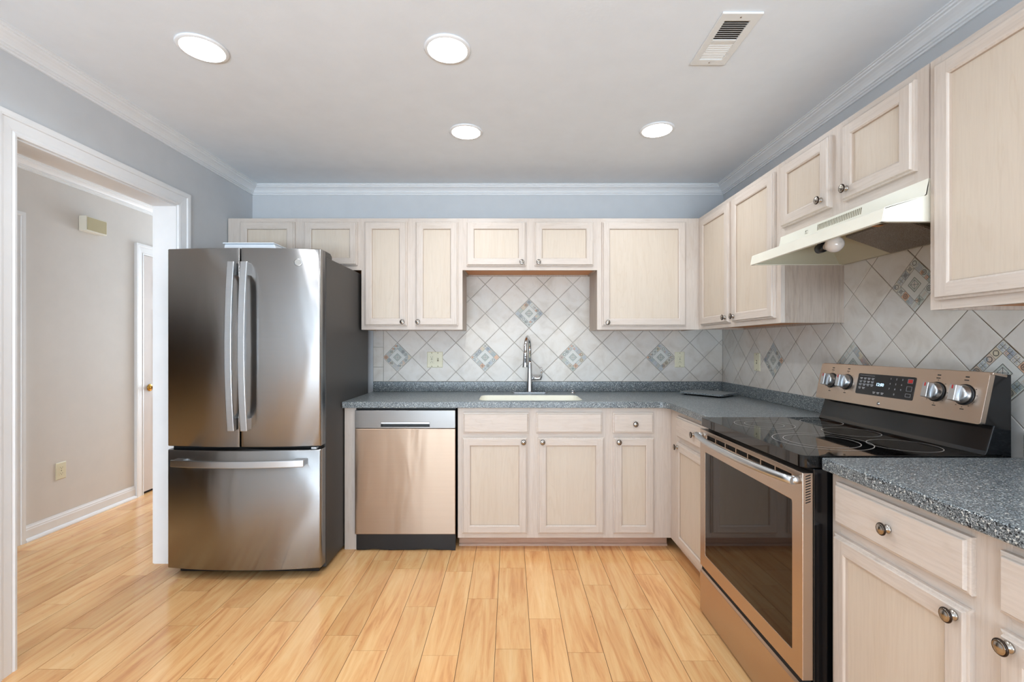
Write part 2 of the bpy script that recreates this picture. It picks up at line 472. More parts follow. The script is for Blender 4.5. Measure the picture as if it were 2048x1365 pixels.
# door casings: profile across width (w from the opening outwards, protrusion)
CP = [(0, 0), (0, .011), (.010, .014), (.016, .010), (.022, .012), (.050, .015), (.058, .015), (.060, .020), (.068, .022), (.084, .022), (.084, 0)]
def casing(name, xw, sx, y0, y1, zt, mats=None):
    mb = MB()
    mb.loft([[(xw+sx*p, y0-wd, 0) for wd, p in CP], [(xw+sx*p, y0-wd, zt+wd) for wd, p in CP], [(xw+sx*p, y1+wd, zt+wd) for wd, p in CP], [(xw+sx*p, y1+wd, 0) for wd, p in CP]])
    return struct(mb.build(name, M['trim']))
casing('trim_4', XL, 1, DY0, DY1, DZ)
casing('trim_5', XLo, -1, DY0, DY1, DZ)
casing('trim_6', XH, 1, FD[0]+.01, FD[1]-.01, 2.03)
casing('trim_7', XH, 1, HD[0]+.01, HD[1]-.01, 2.025)
# jamb linings
mb = MB(); 
mb.plate([(DY0, 0), (DY0, DZ), (DY1, DZ), (DY1, 0), (DY1-.008, 0), (DY1-.008, DZ-.008), (DY0+.008, DZ-.008), (DY0+.008, 0)], [], YZ, XLo, XL)
struct(mb.build('trim_8', M['trim']))
mb = MB()
for (a, b) in (FD, HD):
    zt = 2.035 if a > 3 else 2.03
    mb.plate([(a, 0), (a, zt), (b, zt), (b, 0), (b-.008, 0), (b-.008, zt-.008), (a+.008, zt-.008), (a+.008, 0)], [], YZ, XH-.1, XH)
struct(mb.build('trim_9', M['trim']))
# hall baseboards with shoe moulding
BP = [(0, 0), (.026, 0), (.026, .008), (.020, .020), (.0125, .024), (.0125, .075), (.010, .082), (.010, .088), (.006, .096), (.004, .104), (0, .104)]
mb = MB()
for a, b in ((HD[1]+.076, FD[0]-.076), (FD[1]+.08, YH), (YN, HD[0]-.08)):
    mb.prism(BP, lambda u, v, t: (XH+u, t, v), a, b)
struct(mb.build('baseboard_hall', M['trim']))
mb = MB()
mb.prism(BP, lambda u, v, t: (XL+u, t, v), YN, DY0-.084)
mb.prism(BP, lambda u, v, t: (XL+u, t, v), DY1+.084, YB)
struct(mb.build('baseboard_left', M['trim']))

# six-panel hall door
d = MB()
dw, dh = FD[1]-FD[0]-.022, 2.005
d.box(0, dw, -.035, 0, 0, dh)
pans = []
for xa, xb in ((.10, dw/2-.05), (dw/2+.05, dw-.10)):
    for za, zb in ((.22, .80), (.93, 1.56), (1.68, 1.88)):
        for k, (ins, dep) in enumerate(((0, .0), (.012, .007), (.030, .007), (.045, .0))):
            pass
        lp = [[(xa+i, -.035-p, za+i), (xb-i, -.035-p, za+i), (xb-i, -.035-p, zb-i), (xa+i, -.035-p, zb-i)] for i, p in ((0, .0), (.006, .006), (.014, .0008), (.03, .0008), (.045, .006))]
        d.loft(lp, caps=False); d.face(lp[-1])
door = struct(d.build('door_1', M['door'], loc=(XH-.03, FD[0]+.020, .022), rot=(0, 0, PI/2)))
ws = MB(); ws.box(-.0115, -.0005, -.020, 0, -.02, dh+.004); ws.box(-.0115, dw, -.020, 0, dh+.0005, dh+.0075); ws.box(0, dw, -.02, -.004, -.02, -.001)
ws.build('door_gap_shade', M['void'], door)  # black strip painted in for the shade of the gap around the door
k = MB(); k.lathe([(.0, 0), (.030, 0), (.031, .004), (.026, .008), (.012, .012), (.011, .030), (.018, .036), (.027, .046), (.028, .056), (.022, .064), (.008, .067), (0, .068)], axis='-y')
k.build('door_knob', M['brass'], door, loc=(.062, -.035, .878))

# ------------------------------------------------------------------ cabinets
def knob_mesh():
    k = MB()
    k.lathe([(0, 0), (.0105, 0), (.0115, .0025), (.0100, .0045), (.0055, .0075), (.0048, .011), (.0062, .0145), (.0085, .0165)], axis='-y', seg=20, m=0)
    k.lathe([(0, .015), (.0128, .0150), (.0152, .0175), (.0152, .0195), (.0135, .0215)], axis='-y', seg=24, m=1, sy=1.08)
    k.lathe([(.0135, .0208), (.0118, .0222), (.0105, .0217), (.0085, .0235), (.004, .0252), (.0001, .0256)], axis='-y', seg=24, m=0, sy=1.08)
    o = k.build('knob', [M['pewter'], M['pewter_dark']])
    me = o.data; bpy.data.objects.remove(o); return me
KNOB = knob_mesh()
def add_knob(parent, x, z, y=-.0195):
    o = bpy.data.objects.new('knob', KNOB); COL.objects.link(o); o.parent = parent; o.location = (x, y, z)
    return o
TH = .020
def panel_door(parent, x0, x1, z0, z1, kn=None, stile=.046, name='door'):
    w, h = x1-x0, z1-z0
    mb = MB()
    R = lambda i, y: [(i, y, i), (w-i, y, i), (w-i, y, h-i), (i, y, h-i)]
    rings = [R(0, 0), R(0, -.0105), R(.003, -.012), R(.0065, -.0125), R(.008, -TH+.0015), R(.0095, -TH)]
    L = mb.loft(rings, 0, caps=False); mb.face(list(reversed(R(0, 0))), 0)
    i, s = .0095, stile
    y = -TH
    mb.face([(i, y, i), (s, y, i), (s, y, h-i), (i, y, h-i)], 0)
    mb.face([(w-s, y, i), (w-i, y, i), (w-i, y, h-i), (w-s, y, h-i)], 0)
    mb.face([(s, y, i), (w-s, y, i), (w-s, y, s), (s, y, s)], 1)
    mb.face([(s, y, h-s), (w-s, y, h-s), (w-s, y, h-i), (s, y, h-i)], 1)
    mb.loft([R(s, y), R(s+.003, y+.0015), R(s+.006, y+.004)], 0, caps=False)
    mb.loft([R(s+.006, y+.004), R(s+.0078, y+.0095)], 3, caps=False)
    mb.face(R(s+.0078, y+.0095), 2)
    o = mb.build(name, [M['wv'], M['wh'], M['pv'], M['groove_shade']], parent, (x0, 0, z0))
    if kn: add_knob(o, kn[0]-x0, kn[1]-z0, -TH)
    return o
def slab_front(parent, x0, x1, z0, z1, kn=None):
    w, h = x1-x0, z1-z0
    mb = MB()
    R = lambda i, y: [(i, y, i), (w-i, y, i), (w-i, y, h-i), (i, y, h-i)]
    mb.loft([R(0, 0), R(0, -.0105), R(.003, -.012), R(.0075, -.0125), R(.009, -TH+.0015), R(.0105, -TH)], 0)
    o = mb.build('drawer_front', [M['wh']], parent, (x0, 0, z0))
    if kn: add_knob(o, kn[0]-x0, kn[1]-z0, -TH)
    return o
def cabinet(label, loc, rz, W, D, H, doors=(), drawers=(), upper=True, toe=.078, group=None, frame_x1=None, side_l=True):
    """local: x to the right along the face, y into the wall, z up from loc; face frame at y=0"""
    t = thing('wall_cabinet' if upper else 'base_cabinet', label, 'cabinet', loc, rz, group)
    b0 = 0 if upper else toe
    c = MB(); th = .013
    c.box(.0, th, .0192, D, b0, H); c.box(W-th, W, .0192, D, b0, H)
    c.box(th, W-th, D-.006, D, b0, H)
    if upper: c.box(th, W-th, .0192, D-.006, H-.016, H)
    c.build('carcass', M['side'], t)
    u = MB(); zb = .012 if upper else toe
    u.box(th, W-th, .0192, D-.006, zb, zb+.012)
    u.build('bottom_panel', M['under'] if upper else M['wv'], t)
    # face frame: stiles, rails and centre stiles as one joined frame
    f = MB(); fw = W if frame_x1 is None else frame_x1
    allp = list(doors)+list(drawers)
    xs = sorted({(round(p[0], 4), round(p[1], 4)) for p in allp})
    cols = []
    for a, b in xs:
        if cols and a < cols[-1][1]-.02: cols[-1] = (min(cols[-1][0], a), max(cols[-1][1], b))
        else: cols.append((a, b))
    ov = .012
    prev = 0
    for a, b in cols:
        f.box(prev, a+ov, 0, .019, b0, H, 0); prev = b-ov
    f.box(prev, fw, 0, .019, b0, H, 0)
    for a, b in cols:
        zs = sorted((p[2], p[3]) for p in allp if p[0] < b-.02 and p[1] > a+.02)
        zs2 = []
        for q in zs:
            if not zs2 or abs(q[0]-zs2[-1][0]) > .02: zs2.append(q)
        pz = b0
        for za, zb_ in zs2:
            f.box(a+ov, b-ov, .0004, .019, pz, za+ov, 1); pz = zb_-ov
        f.box(a+ov, b-ov, .0004, .019, pz, H, 1)
    f.build('face_frame', [M['wv'], M['wh']], t)
    for p in doors: panel_door(t, *p)
    for p in drawers: slab_front(t, *p)
    if not upper:
        k = MB(); k.box(0, fw, .075, .087, 0, toe, 0)
        k.prism([(.075, 0), (.063, 0), (.064, .006), (.068, .012), (.075, .015)], lambda u, v, tt: (tt, u, v), 0, fw, 0)
        k.build('toe_board', M['toe'], t)
    return t
YU, YF = 3.105, 2.80          # face frames of the back run: uppers, bases
XU, XF = 1.288, .989          # face frames of the right run
Z0U, Z1U = 1.370, 2.130
zd0, zd1 = 1.396-Z0U, 2.104-Z0U
sU = 910/(YU-TH)
def ux(px): return (px-1020.5)/sU
sB = 910/(YF-TH)
def bx(px): return (px-1020.5)/sB
DU = YB-YU
def kz(z, base): return z-base
# over-fridge
xa, xb = -1.925, -1.0155
cabinet('pickled oak wall cabinet with two short doors above the fridge', (xa, YU, 1.777), 0, xb-xa, DU, Z1U-1.777,
        doors=[(ux(478.4)-xa, ux(588)-xa, .03, 2.104-1.777), (ux(607)-xa, ux(713.9)-xa, .03, 2.104-1.777)])
xa, xb = -1.0153, -.3262
cabinet('tall pickled oak wall cabinet with two narrow doors between fridge and sink', (xa, YU, Z0U), 0, xb-xa, DU-.0085, Z1U-Z0U,
        doors=[(ux(728.4)-xa, ux(813.3)-xa, zd0, zd1, (ux(805)-xa, .052)), (ux(830.9)-xa, ux(915.9)-xa, zd0, zd1, (ux(836)-xa, .052))])
xa, xb = -.326, .593
cabinet('short two-door pickled oak wall cabinet over the sink', (xa, YU, 1.777), 0, xb-xa, DU-.0085, Z1U-1.777,
        doors=[(ux(932.6)-xa, ux(1052.2)-xa, .027, 2.104-1.777, (ux(1043.5)-xa, .050)), (ux(1069.2)-xa, ux(1187.8)-xa, .027, 2.104-1.777, (ux(1077)-xa, .050))])
xa, xb = .5932, 1.2878
cabinet('single-door pickled oak wall cabinet right of the sink, in the back corner', (xa, YU, Z0U), 0, xb-xa, DU-.0085, Z1U-Z0U,
        doors=[(ux(1204.7)-xa, ux(1372.8)-xa, zd0-.002, zd1, (ux(1215)-xa, .048))])
# right wall uppers; local x = 3.105 - Y
RZ = -PI/2
DR = XR-XU-.0085
cabinet('two-door pickled oak wall cabinet on the right wall beside the range hood', (XU, YU-.0003, Z0U), RZ, YU-2.166, DR, Z1U-Z0U,
        doors=[(.056, .450, zd0, zd1, (.418, .058)), (.489, .901, zd0, zd1, (.519, .058))])
cabinet('short two-door pickled oak wall cabinet directly above the range hood', (XU, 2.1655, 1.777), RZ, .766, XR-XU, Z1U-1.777,
        doors=[(.022, .3475, .037, 2.104-1.777, (.308, .078)), (.4185, .7275, .037, 2.104-1.777, (.449, .078))])
cabinet('large near wall cabinet with one wide door, at the top right of the photo', (XU, 1.3945, Z0U), RZ, .61, DR, Z1U-Z0U,
        doors=[(.0245, .585, .0275, zd1, (.55, .06))])
# base cabinets
ZK = .880
xa, xb = -.3225, .588
kz1, kz2 = .672, .791
cabinet('pickled oak sink base with two doors and two false drawer fronts', (xa, YF, 0), 0, xb-xa, .60, ZK, upper=False,
        doors=[(bx(923.8)-xa, bx(1054.8)-xa, .109, .698, (bx(1047)-xa, kz1)), (bx(1076)-xa, bx(1208.8)-xa, .109, .698, (bx(1085)-xa, kz1))],
        drawers=[(bx(925.7)-xa, bx(1057.8)-xa, .724, .851), (bx(1072.6)-xa, bx(1205.1)-xa, .724, .851)])
xa, xb = .5884, .9885
cabinet('narrow corner base cabinet with one drawer over one door, right of the sink base', (xa, YF, 0), 0, xb-xa, .60, ZK, upper=False,
        doors=[(bx(1227.4)-xa, bx(1309)-xa, .109, .698, (bx(1237.4)-xa, kz1))],
        drawers=[(bx(1226.2)-xa, bx(1307.9)-xa, .724, .851, (bx(1270.4)-xa, .782))])
cabinet('base cabinet with one drawer over one door between the corner and the stove', (XF, YF-.0005, 0), RZ, YF-2.168, .6, ZK, upper=False,
        doors=[(.132, .60, .109, .698, (.16, kz1))], drawers=[(.132, .60, .729, .851, (.40, .79))])
cabinet('near base cabinet with two drawers over two doors, at the lower right', (XF, 1.395, 0), RZ, .915, .6, ZK, upper=False,
        doors=[(.022, .427, .109, .697, (.401, .673)), (.487, .89, .109, .697, (.512, .676))],
        drawers=[(.028, .430, .7295, .854, (.228, .791)), (.486, .888, .7295, .854, (.688, .791))])
# end panel left of dishwasher
mb = MB(); mb.box(-1.0245, -.9525, YF+.015, YB-.004, 0, ZK)
tag(mb.build('filler_panel', M['wv']), 'narrow upright oak panel between the fridge and the dishwasher', 'panel')

# ------------------------------------------------------------------ worktops
ZT = .918
XE, YE = .956, 2.772
shx0, shx1, shy0, shy1 = -.200, .457, 2.845, 3.150
XY = lambda u, v, t: (u, v, t)
r = .04
inner = [(XE-.045, YE), (XE-.028, YE-.004), (XE-.012, YE-.016), (XE-.002, YE-.034), (XE, YE-.055)]
mb = MB()
outer = [(-1.026, YE)] + inner + [(XE, 2.168), (XR-.0095, 2.168), (XR-.0095, YB-.001), (-1.026, YB-.001)]
mb.plate(outer, [list(reversed(rrect(shx0, shx1, shy0, shy1, .05)))], XY, ZK+.0005, ZT)
wt = tag(mb.build('worktop', M['counter'], bevel=.004, seg=3), 'L-shaped blue-grey speckled worktop holding the cream sink', 'worktop')
mb = MB(); mb.box(-1.022, XR-.02, YB-.020, YB-.001, ZT, ZT+.0745); mb.box(XR-.022, XR-.0095, 2.168, YB-.020, ZT, ZT+.0745)
mb.build('upstand', M['counter'], wt, bevel=.003)
mb = MB(); mb.box(XE, XR-.0095, .475, 1.3975, ZK+.0005, ZT)
wt2 = tag(mb.build('worktop', M['counter'], bevel=.004, seg=3), 'blue-grey speckled worktop in the near right foreground, past the stove', 'worktop')
mb = MB(); mb.box(XR-.022, XR-.0095, .475, 1.3975, ZT, ZT+.0745); mb.build('upstand', M['counter'], wt2, bevel=.003)

# sink
mb = MB()
lp = []
for ins, z in ((.0008, ZT-.0004), (.003, ZT-.003), (.006, ZK-.05), (.010, .73), (.03, .705), (.09, .70)):
    lp.append([(u, v, z) for u, v in rrect(shx0+ins, shx1-ins, shy0+ins, shy1-ins, max(.05-ins*.3, .02))])
mb.loft(lp, caps=False, smooth=True); mb.face(lp[-1])
lo = []
for ins, z in ((.0008, ZT-.0004), (.0006, ZK-.001), (-.018, ZK-.002), (-.018, ZK-.012), (-.010, ZK-.014), (-.006, .72), (.03, .692), (.09, .69)):
    lo.append([(u, v, z) for u, v in rrect(shx0+ins, shx1-ins, shy0+ins, shy1-ins, .05)])
mb.loft(lo, caps=False); mb.face(lo[-1])
sk = tag(mb.build('kitchen_sink', M['cream']), 'cream basin set flush in the worktop below the faucet', 'sink')
mb = MB(); mb.lathe([(.0, 0), (.045, 0), (.045, .003), (.038, .004), (.03, .0015), (0, .0015)], o=(.13, 3.0, .7005)); mb.build('drain', M['chrome'], sk)

# faucet
fx, fy = .1415, 3.305
t = thing('faucet', 'tall chrome gooseneck pull-down faucet standing behind the sink', 'faucet', (fx, fy, ZT+.0004))
mb = MB(); mb.plate(rrect(-.131, .131, -.027, .027, .026), [], XY, .0, .006); mb.build('base_plate', M['chrome'], t, bevel=.002)
mb = MB(); mb.lathe([(.027, .006), (.0265, .012), (.0235, .06), (.0205, .12), (.0165, .20), (.0145, .215), (.0145, .225)])
pts = [(0, 0, .22)]; rr = []
Rg = .088; zt = .415-Rg-.012
ang = math.radians(12)
for k in range(17):
    a = PI*k/16
    pts.append((-math.sin(ang)*Rg*(1-math.cos(a)), -math.cos(ang)*Rg*(1-math.cos(a)), zt+Rg*math.sin(a)))
pts.append((-math.sin(ang)*2*Rg*1.01, -math.cos(ang)*2*Rg*1.01, zt-.02))
mb.tube(pts, .0125, 16)
mb.build('spout', M['chrome'], t)
mb = MB(); ex, ey = pts[-1][0], pts[-1][1]
mb.tube([(ex, ey, zt-.018), (ex, ey-.001, zt-.03), (ex-.001, ey-.004, zt-.075), (ex-.002, ey-.008, zt-.118), (ex-.002, ey-.008, zt-.122)], [.0145, .015, .0165, .0205, .019], 18)
hd = mb.build('spray_head', M['chrome'], t)
mb = MB(); mb.box(ex-.006, ex+.004, ey-.026, ey-.018, zt-.088, zt-.058); mb.lathe([(0, 0), (.0045, 0), (.0045, .004), (0, .004)], o=(ex-.001, ey-.0165, zt-.048), axis='-y', seg=12)
mb.build('spray_button', M['black'], hd)
mb = MB(); mb.tube([(.018, 0, .105), (.045, -.002, .105), (.068, -.003, .105), (.084, -.004, .105)], [.0145, .0135, .0135, .012], 16)
mb.tube([(.080, -.004, .106), (.084, -.008, .125), (.083, -.012, .160), (.082, -.014, .186)], [.009, .0075, .0065, .006], 12)
mb.build('lever_handle', M['chrome'], t)
mb = MB(); mb.lathe([(0, 0), (.022, 0), (.022, .003), (.010, .006), (.010, .014), (.013, .016), (.012, .021), (0, .022)], seg=20)
tag(mb.build('sink_button', M['chrome'], loc=(.452, 3.285, ZT)), 'small round chrome button on the worktop right of the faucet', 'button')

# corner board on the counter
bd = thing('worktop_board', 'grey speckled rectangular board lying on the worktop in the back corner', 'board', (1.372, 3.150, ZT+.0004), math.radians(-52))
mb = MB(); mb.plate(rrect(-.155, .155, -.122, .122, .03), [], XY, .010, .022); mb.build('slab', M['counter'], bd, bevel=.003)
for sx in (-1, 1):
    for sy in (-1, 1):
        mb = MB(); mb.lathe([(0, 0), (.008, 0), (.009, .010), (0, .010)], o=(sx*.12, sy*.09, 0), seg=12); mb.build('foot', M['black'], bd)

# ------------------------------------------------------------------ tiles
def clip(poly, xmin, xmax, ymin, ymax):
    def cl(p, ins, inter):
        out = []
        for i in range(len(p)):
            a, b = p[i-1], p[i]
            if ins(b):
                if not ins(a): out.append(inter(a, b))
                out.append(b)
            elif ins(a): out.append(inter(a, b))
        return out
    def ix(c): return lambda a, b: (c, a[1]+(b[1]-a[1])*(c-a[0])/(b[0]-a[0]))
    def iy(c): return lambda a, b: (a[0]+(b[0]-a[0])*(c-a[1])/(b[1]-a[1]), c)
    for ins, it in ((lambda q: q[0] >= xmin, ix(xmin)), (lambda q: q[0] <= xmax, ix(xmax)), (lambda q: q[1] >= ymin, iy(ymin)), (lambda q: q[1] <= ymax, iy(ymax))):
        if not poly: return []
        poly = cl(poly, ins, it)
    return poly
def shrink(poly, d):
    """inset a convex ccw polygon"""
    n = len(poly); out = []
    lines = []
    for i in range(n):
        a, b = poly[i], poly[(i+1) % n]
        dx, dy = b[0]-a[0], b[1]-a[1]; l = math.hypot(dx, dy)
        if l < 1e-6: return None
        nx, ny = -dy/l, dx/l
        lines.append((a[0]+nx*d, a[1]+ny*d, dx/l, dy/l))
    for i in range(n):
        x1, y1, dx1, dy1 = lines[i-1]; x2, y2, dx2, dy2 = lines[i]
        den = dx1*dy2-dy1*dx2
        if abs(den) < 1e-6: return None
        tt = ((x2-x1)*dy2-(y2-y1)*dx2)/den
        out.append((x1+dx1*tt, y1+dy1*tt))
    # area test
    A = sum(out[i-1][0]*out[i][1]-out[i][0]*out[i-1][1] for i in range(n))/2
    return out if A > 1e-5 else None
def dedupe(p):
    o = []
    for q in p:
        if not o or math.hypot(q[0]-o[-1][0], q[1]-o[-1][1]) > 1e-4: o.append(q)
    while len(o) > 1 and math.hypot(o[0][0]-o[-1][0], o[0][1]-o[-1][1]) < 1e-4: o.pop()
    return o
TT = .008
def tile_wall(label, fn, u0, u1, v0, v1, uc, vc, Du, Dv, accents, grout, extra=()):
    """fn(u, v, t): t = distance off the wall"""
    mb = MB()
    mb.prism([(u0, v0), (u1, v0), (u1, v1), (u0, v1)], fn, .0006, TT-.0022, 1)
    cells = []
    umin = u0+(.078 if extra else 0)
    for a in range(-40, 41):
        for b in range(-10, 14):
            if (a+b) % 2: continue
            cx, cy = uc+a*Du/2, vc+b*Dv/2
            if any(abs(cx-p) < .01 and abs(cy-q) < .01 for p, q in accents): continue
            poly = [(cx+Du/2, cy), (cx, cy+Dv/2), (cx-Du/2, cy), (cx, cy-Dv/2)]
            cells.append(clip(poly, umin, u1, v0, v1))
    for a, b, c, dd in extra: cells.append([(a, c), (b, c), (b, dd), (a, dd)])
    for p in cells:
        p = dedupe(p)
        if len(p) < 3: continue
        q1, q2 = shrink(p, .0016), shrink(p, .0034)
        if not q1 or not q2: continue
        L = mb.loft([[fn(u, v, .002) for u, v in q1], [fn(u, v, TT-.0012) for u, v in q1], [fn(u, v, TT) for u, v in q2]], 0, caps=False)
        f = mb.bm.faces.new(L[-1]); f.material_index = 0
    o = tag(mb.build('tile_backsplash', [M['tile'], grout]), label, 'tiles')
    for (cx, cy) in accents: accent(o, fn, cx, cy, Du, Dv)
    return o
def accent(parent, fn, cx, cy, Du, Dv):
    mb = MB()
    ku, kv = Du/2, Dv/2
    def P(a, b, t):      # a,b in -1..1 across the tile sides -> diamond
        return fn(cx+(a-b)/2*ku, cy+(a+b)/2*kv, t)
    S = .965
    mb.loft([[P(a*S, b*S, .002) for a, b in ((-1, -1), (1, -1), (1, 1), (-1, 1))], [P(a*S, b*S, TT) for a, b in ((-1, -1), (1, -1), (1, 1), (-1, 1))]], 0)
    def quad(a0, a1, b0, b1, t, m): mb.face([P(a0, b0, t), P(a1, b0, t), P(a1, b1, t), P(a0, b1, t)], m)
    def line(p, q, wd, t, m):
        dx, dy = q[0]-p[0], q[1]-p[1]; l = math.hypot(dx, dy) or 1; nx, ny = -dy/l*wd, dx/l*wd
        mb.face([P(p[0]-nx, p[1]-ny, t), P(q[0]-nx, q[1]-ny, t), P(q[0]+nx, q[1]+ny, t), P(p[0]+nx, p[1]+ny, t)], m)
    def pl(pts, wd, t, m):
        for a, b in zip(pts[:-1], pts[1:]): line(a, b, wd, t, m)
    n = 5; c = 2*S/n
    t1, t2 = TT+.0003, TT+.0006
    for i in range(n):
        for j in range(n):
            if 0 < i < n-1 and 0 < j < n-1: continue
            a0, b0 = -S+i*c, -S+j*c; g = .012
            col = random.randrange(8)
            if random.random() < .35: col = 6
            quad(a0+g, a0+c-g, b0+g, b0+c-g, t1, col+2)
            if random.random() < .4: quad(a0+g, a0+c/2, b0+c/2, b0+c-g, t1+.0001, random.choice((3, 7, 4, 6))+2-2)
            mx, my, h = a0+c/2, b0+c/2, c/2-g*2; lw = .011
            kind = random.randrange(6)
            ink = 10
            if kind == 0:
                pl([(mx+h*.8*math.cos(x*PI/8), my+h*.8*math.sin(x*PI/8)) for x in range(17)], lw, t2, ink)
                for x in range(6): pl([(mx+h*.42*math.cos(x*PI/3)+h*.28*math.cos(y*PI/3), my+h*.42*math.sin(x*PI/3)+h*.28*math.sin(y*PI/3)) for y in range(7)], lw*.7, t2, ink)
            elif kind == 1:
                for x in range(4): pl([(mx-h+y*h/4, my-h*.7+x*h*.45+h*.15*math.sin(y*PI/4*1.5)) for y in range(9)], lw, t2, 11)
            elif kind == 2:
                line((mx-h, my), (mx+h, my), lw, t2, ink); line((mx, my-h), (mx, my+h), lw, t2, ink)
                for sx in (-1, 1):
                    for sy in (-1, 1): pl([(mx+sx*h*.5+h*.28*math.cos(y*PI/4), my+sy*h*.5+h*.28*math.sin(y*PI/4)) for y in range(7)], lw*.8, t2, 11)
            elif kind == 3:
                pl([(mx+h*.75*math.cos(x*PI/6), my+h*.75*math.sin(x*PI/6)) for x in range(13)], lw, t2, ink)
                pl([(mx+h*.75*math.cos(x*PI/2), my+h*.75*math.sin(x*PI/2)) for x in range(5)], lw*.8, t2, ink)
            elif kind == 4:
                line((mx-h, my-h), (mx+h, my+h), lw, t2, ink); line((mx-h, my+h), (mx+h, my-h), lw, t2, ink)
                pl([(mx-h*.6, my), (mx, my+h*.6), (mx+h*.6, my), (mx, my-h*.6), (mx-h*.6, my)], lw, t2, ink)
            else:
                for x in range(3): pl([(mx-h*.6+x*h*.6+h*.3*math.cos(y*PI/4), my+h*.3*math.sin(y*PI/4)) for y in range(9)], lw*.8, t2, 12)
    # joints between the small squares
    for k in range(1, n):
        e = -S+k*c
        for f in (-1, 1):
            line((e, f*S), (e, f*(S-c)), .007, t2, 10); line((f*S, e), (f*(S-c), e), .007, t2, 10)
    i1 = S-c
    quad(-i1, i1, -i1, i1, t1, 1)
    pl([(-i1, -i1), (i1, -i1), (i1, i1), (-i1, i1), (-i1, -i1)], .009, t2, 10)
    for q, mm in ((.26, 4), (.20, 8)):
        quad(-q, q, -q, q, t1+.0001*(2 if q < .22 else 1), mm)
    pl([(-.27, -.27), (.27, -.27), (.27, .27), (-.27, .27), (-.27, -.27)], .012, t2+.0002, 10)
    pl([(-.17, -.17), (.17, -.17), (.17, .17), (-.17, .17), (-.17, -.17)], .010, t2+.0002, 10)
    line((-.17, -.17), (.17, .17), .012, t2+.0002, 10); line((-.17, .17), (.17, -.17), .012, t2+.0002, 10)
    pl([(.10*math.cos(x*PI/4), .10*math.sin(x*PI/4)) for x in range(9)], .01, t2+.0002, 12)
    mats = [M['mosaic_in'], M['mosaic_in']] + [M['mosaic%d' % k] for k in range(8)] + [M['tile_ink'], M['blue'], M['mosaic1']]
    mb.build('accent_tile', mats, parent, recalc=False)
fb = lambda u, v, t: (u, YB-t, v)
D = .2187
tile_wall('off-white diagonal tile backsplash on the back wall behind the sink', fb, -1.026, XR-.009, ZT+.0745, 1.79, .4685, 1.1735, D, D,
          [(.4685, 1.1735), (.4685-3*D, 1.1735), (.4685-6*D, 1.1735), (.4685+3*D, 1.1735), (.4685-1.5*D, 1.1735+1.5*D)], M['grout'],
          extra=[(-1.026, -.948, a, b) for a, b in ((.9925, 1.101), (1.101, 1.249), (1.249, 1.397))])
fr = lambda u, v, t: (XR-t, YB-u, v)
Dr = .2136
uc = YB-2.749
tile_wall('off-white diagonal tile backsplash with stained grout on the right wall behind the stove', fr, .0, YB-.3, ZT-.016, 1.70, uc, 1.1735, Dr, .2187,
          [(uc, 1.1735), (uc+3*Dr, 1.1735), (uc+6*Dr, 1.1735), (uc+4.5*Dr, 1.1735+1.5*.2187)], M['grout_dirty'])

# ------------------------------------------------------------------ outlets
def plate_thing(name, label, cat, loc, rz, w, h, kind):
    t = thing(name, label, cat, loc, rz)
    mb = MB()
    R = lambda i, y: [(-w/2+i, y, -h/2+i), (w/2-i, y, -h/2+i), (w/2-i, y, h/2-i), (-w/2+i, y, h/2-i)]
    mb.loft([R(0, 0), R(.0, -.003), R(.004, -.006)]); pl = mb.build('cover_plate', M['ivory'], t)
    cols = {'double': (-.023, .023), 'gfci': (0,), 'duplex': (0,), 'toggle': (0,)}[kind]
    for k, cx in enumerate(cols):
        if (kind == 'double' and k == 0) or kind == 'gfci':
            mb = MB(); mb.box(cx-.0165, cx+.0165, -.0075, -.005, -.033, .033, 0)
            for sz in (-1, 1):
                zc = sz*.021
                mb.box(cx-.0075, cx-.0055, -.0078, -.0070, zc-.004, zc+.004, 1); mb.box(cx+.0055, cx+.0075, -.0078, -.0070, zc-.004, zc+.004, 1)
                mb.lathe([(0, 0), (.0026, 0), (.0026, .0005), (0, .0005)], o=(cx, -.0075, zc-sz*.009), axis='-y', seg=10, m=1)
            mb.box(cx-.006, cx+.006, -.0082, -.0070, -.005, -.001, 0); mb.box(cx-.006, cx+.006, -.0082, -.0070, .001, .005, 1)
            mb.build('receptacle', [M['ivory'], M['ivory_dark']], t, bevel=.0006)
        elif kind == 'duplex':
            for sz in (-1, 1):
                zc = sz*.0195
                mb = MB(); mb.plate(rrect(-.0165, .0165, -.0135, .0135, .010), [], lambda u, v, tt: (u, tt, zc+v), -.0075, -.005, 0)
                mb.box(-.0075, -.0055, -.0080, -.0070, zc-.002, zc+.006, 1); mb.box(.0055, .0075, -.0080, -.0070, zc-.002, zc+.006, 1)
                mb.lathe([(0, 0), (.0024, 0), (.0024, .0005), (0, .0005)], o=(0, -.0075, zc-.007), axis='-y', seg=10, m=1)
                mb.build('receptacle', [M['ivory'], M['ivory_dark']], t)
        else:
            mb = MB(); mb.box(cx-.0055, cx+.0055, -.0065, -.0055, -.012, .012, 1); mb.loft([[(cx-.004, -.006, -.004), (cx+.004, -.006, -.004), (cx+.004, -.006, .006), (cx-.004, -.006, .006)], [(cx-.003, -.016, .004), (cx+.003, -.016, .004), (cx+.003, -.016, .009), (cx-.003, -.016, .009)]], 0)
            mb.build('toggle', [M['ivory'], M['ivory_dark']], t)
    for cx in cols:
        for sz in (-1, 1):
            mb = MB(); mb.lathe([(0, 0), (.0032, 0), (.0030, .0008), (0, .0010)], o=(cx, -.006, sz*h*.42 if kind != 'duplex' else sz*.0001), axis='-y', seg=12); mb.build('screw', M['ivory_dark'], t)
            if kind == 'duplex': break
    return t
plate_thing('outlet', 'double-width ivory outlet and switch plate on the back tiles left of the faucet', 'outlet', (-.563, YB-TT, 1.156), 0, .117, .117, 'double')
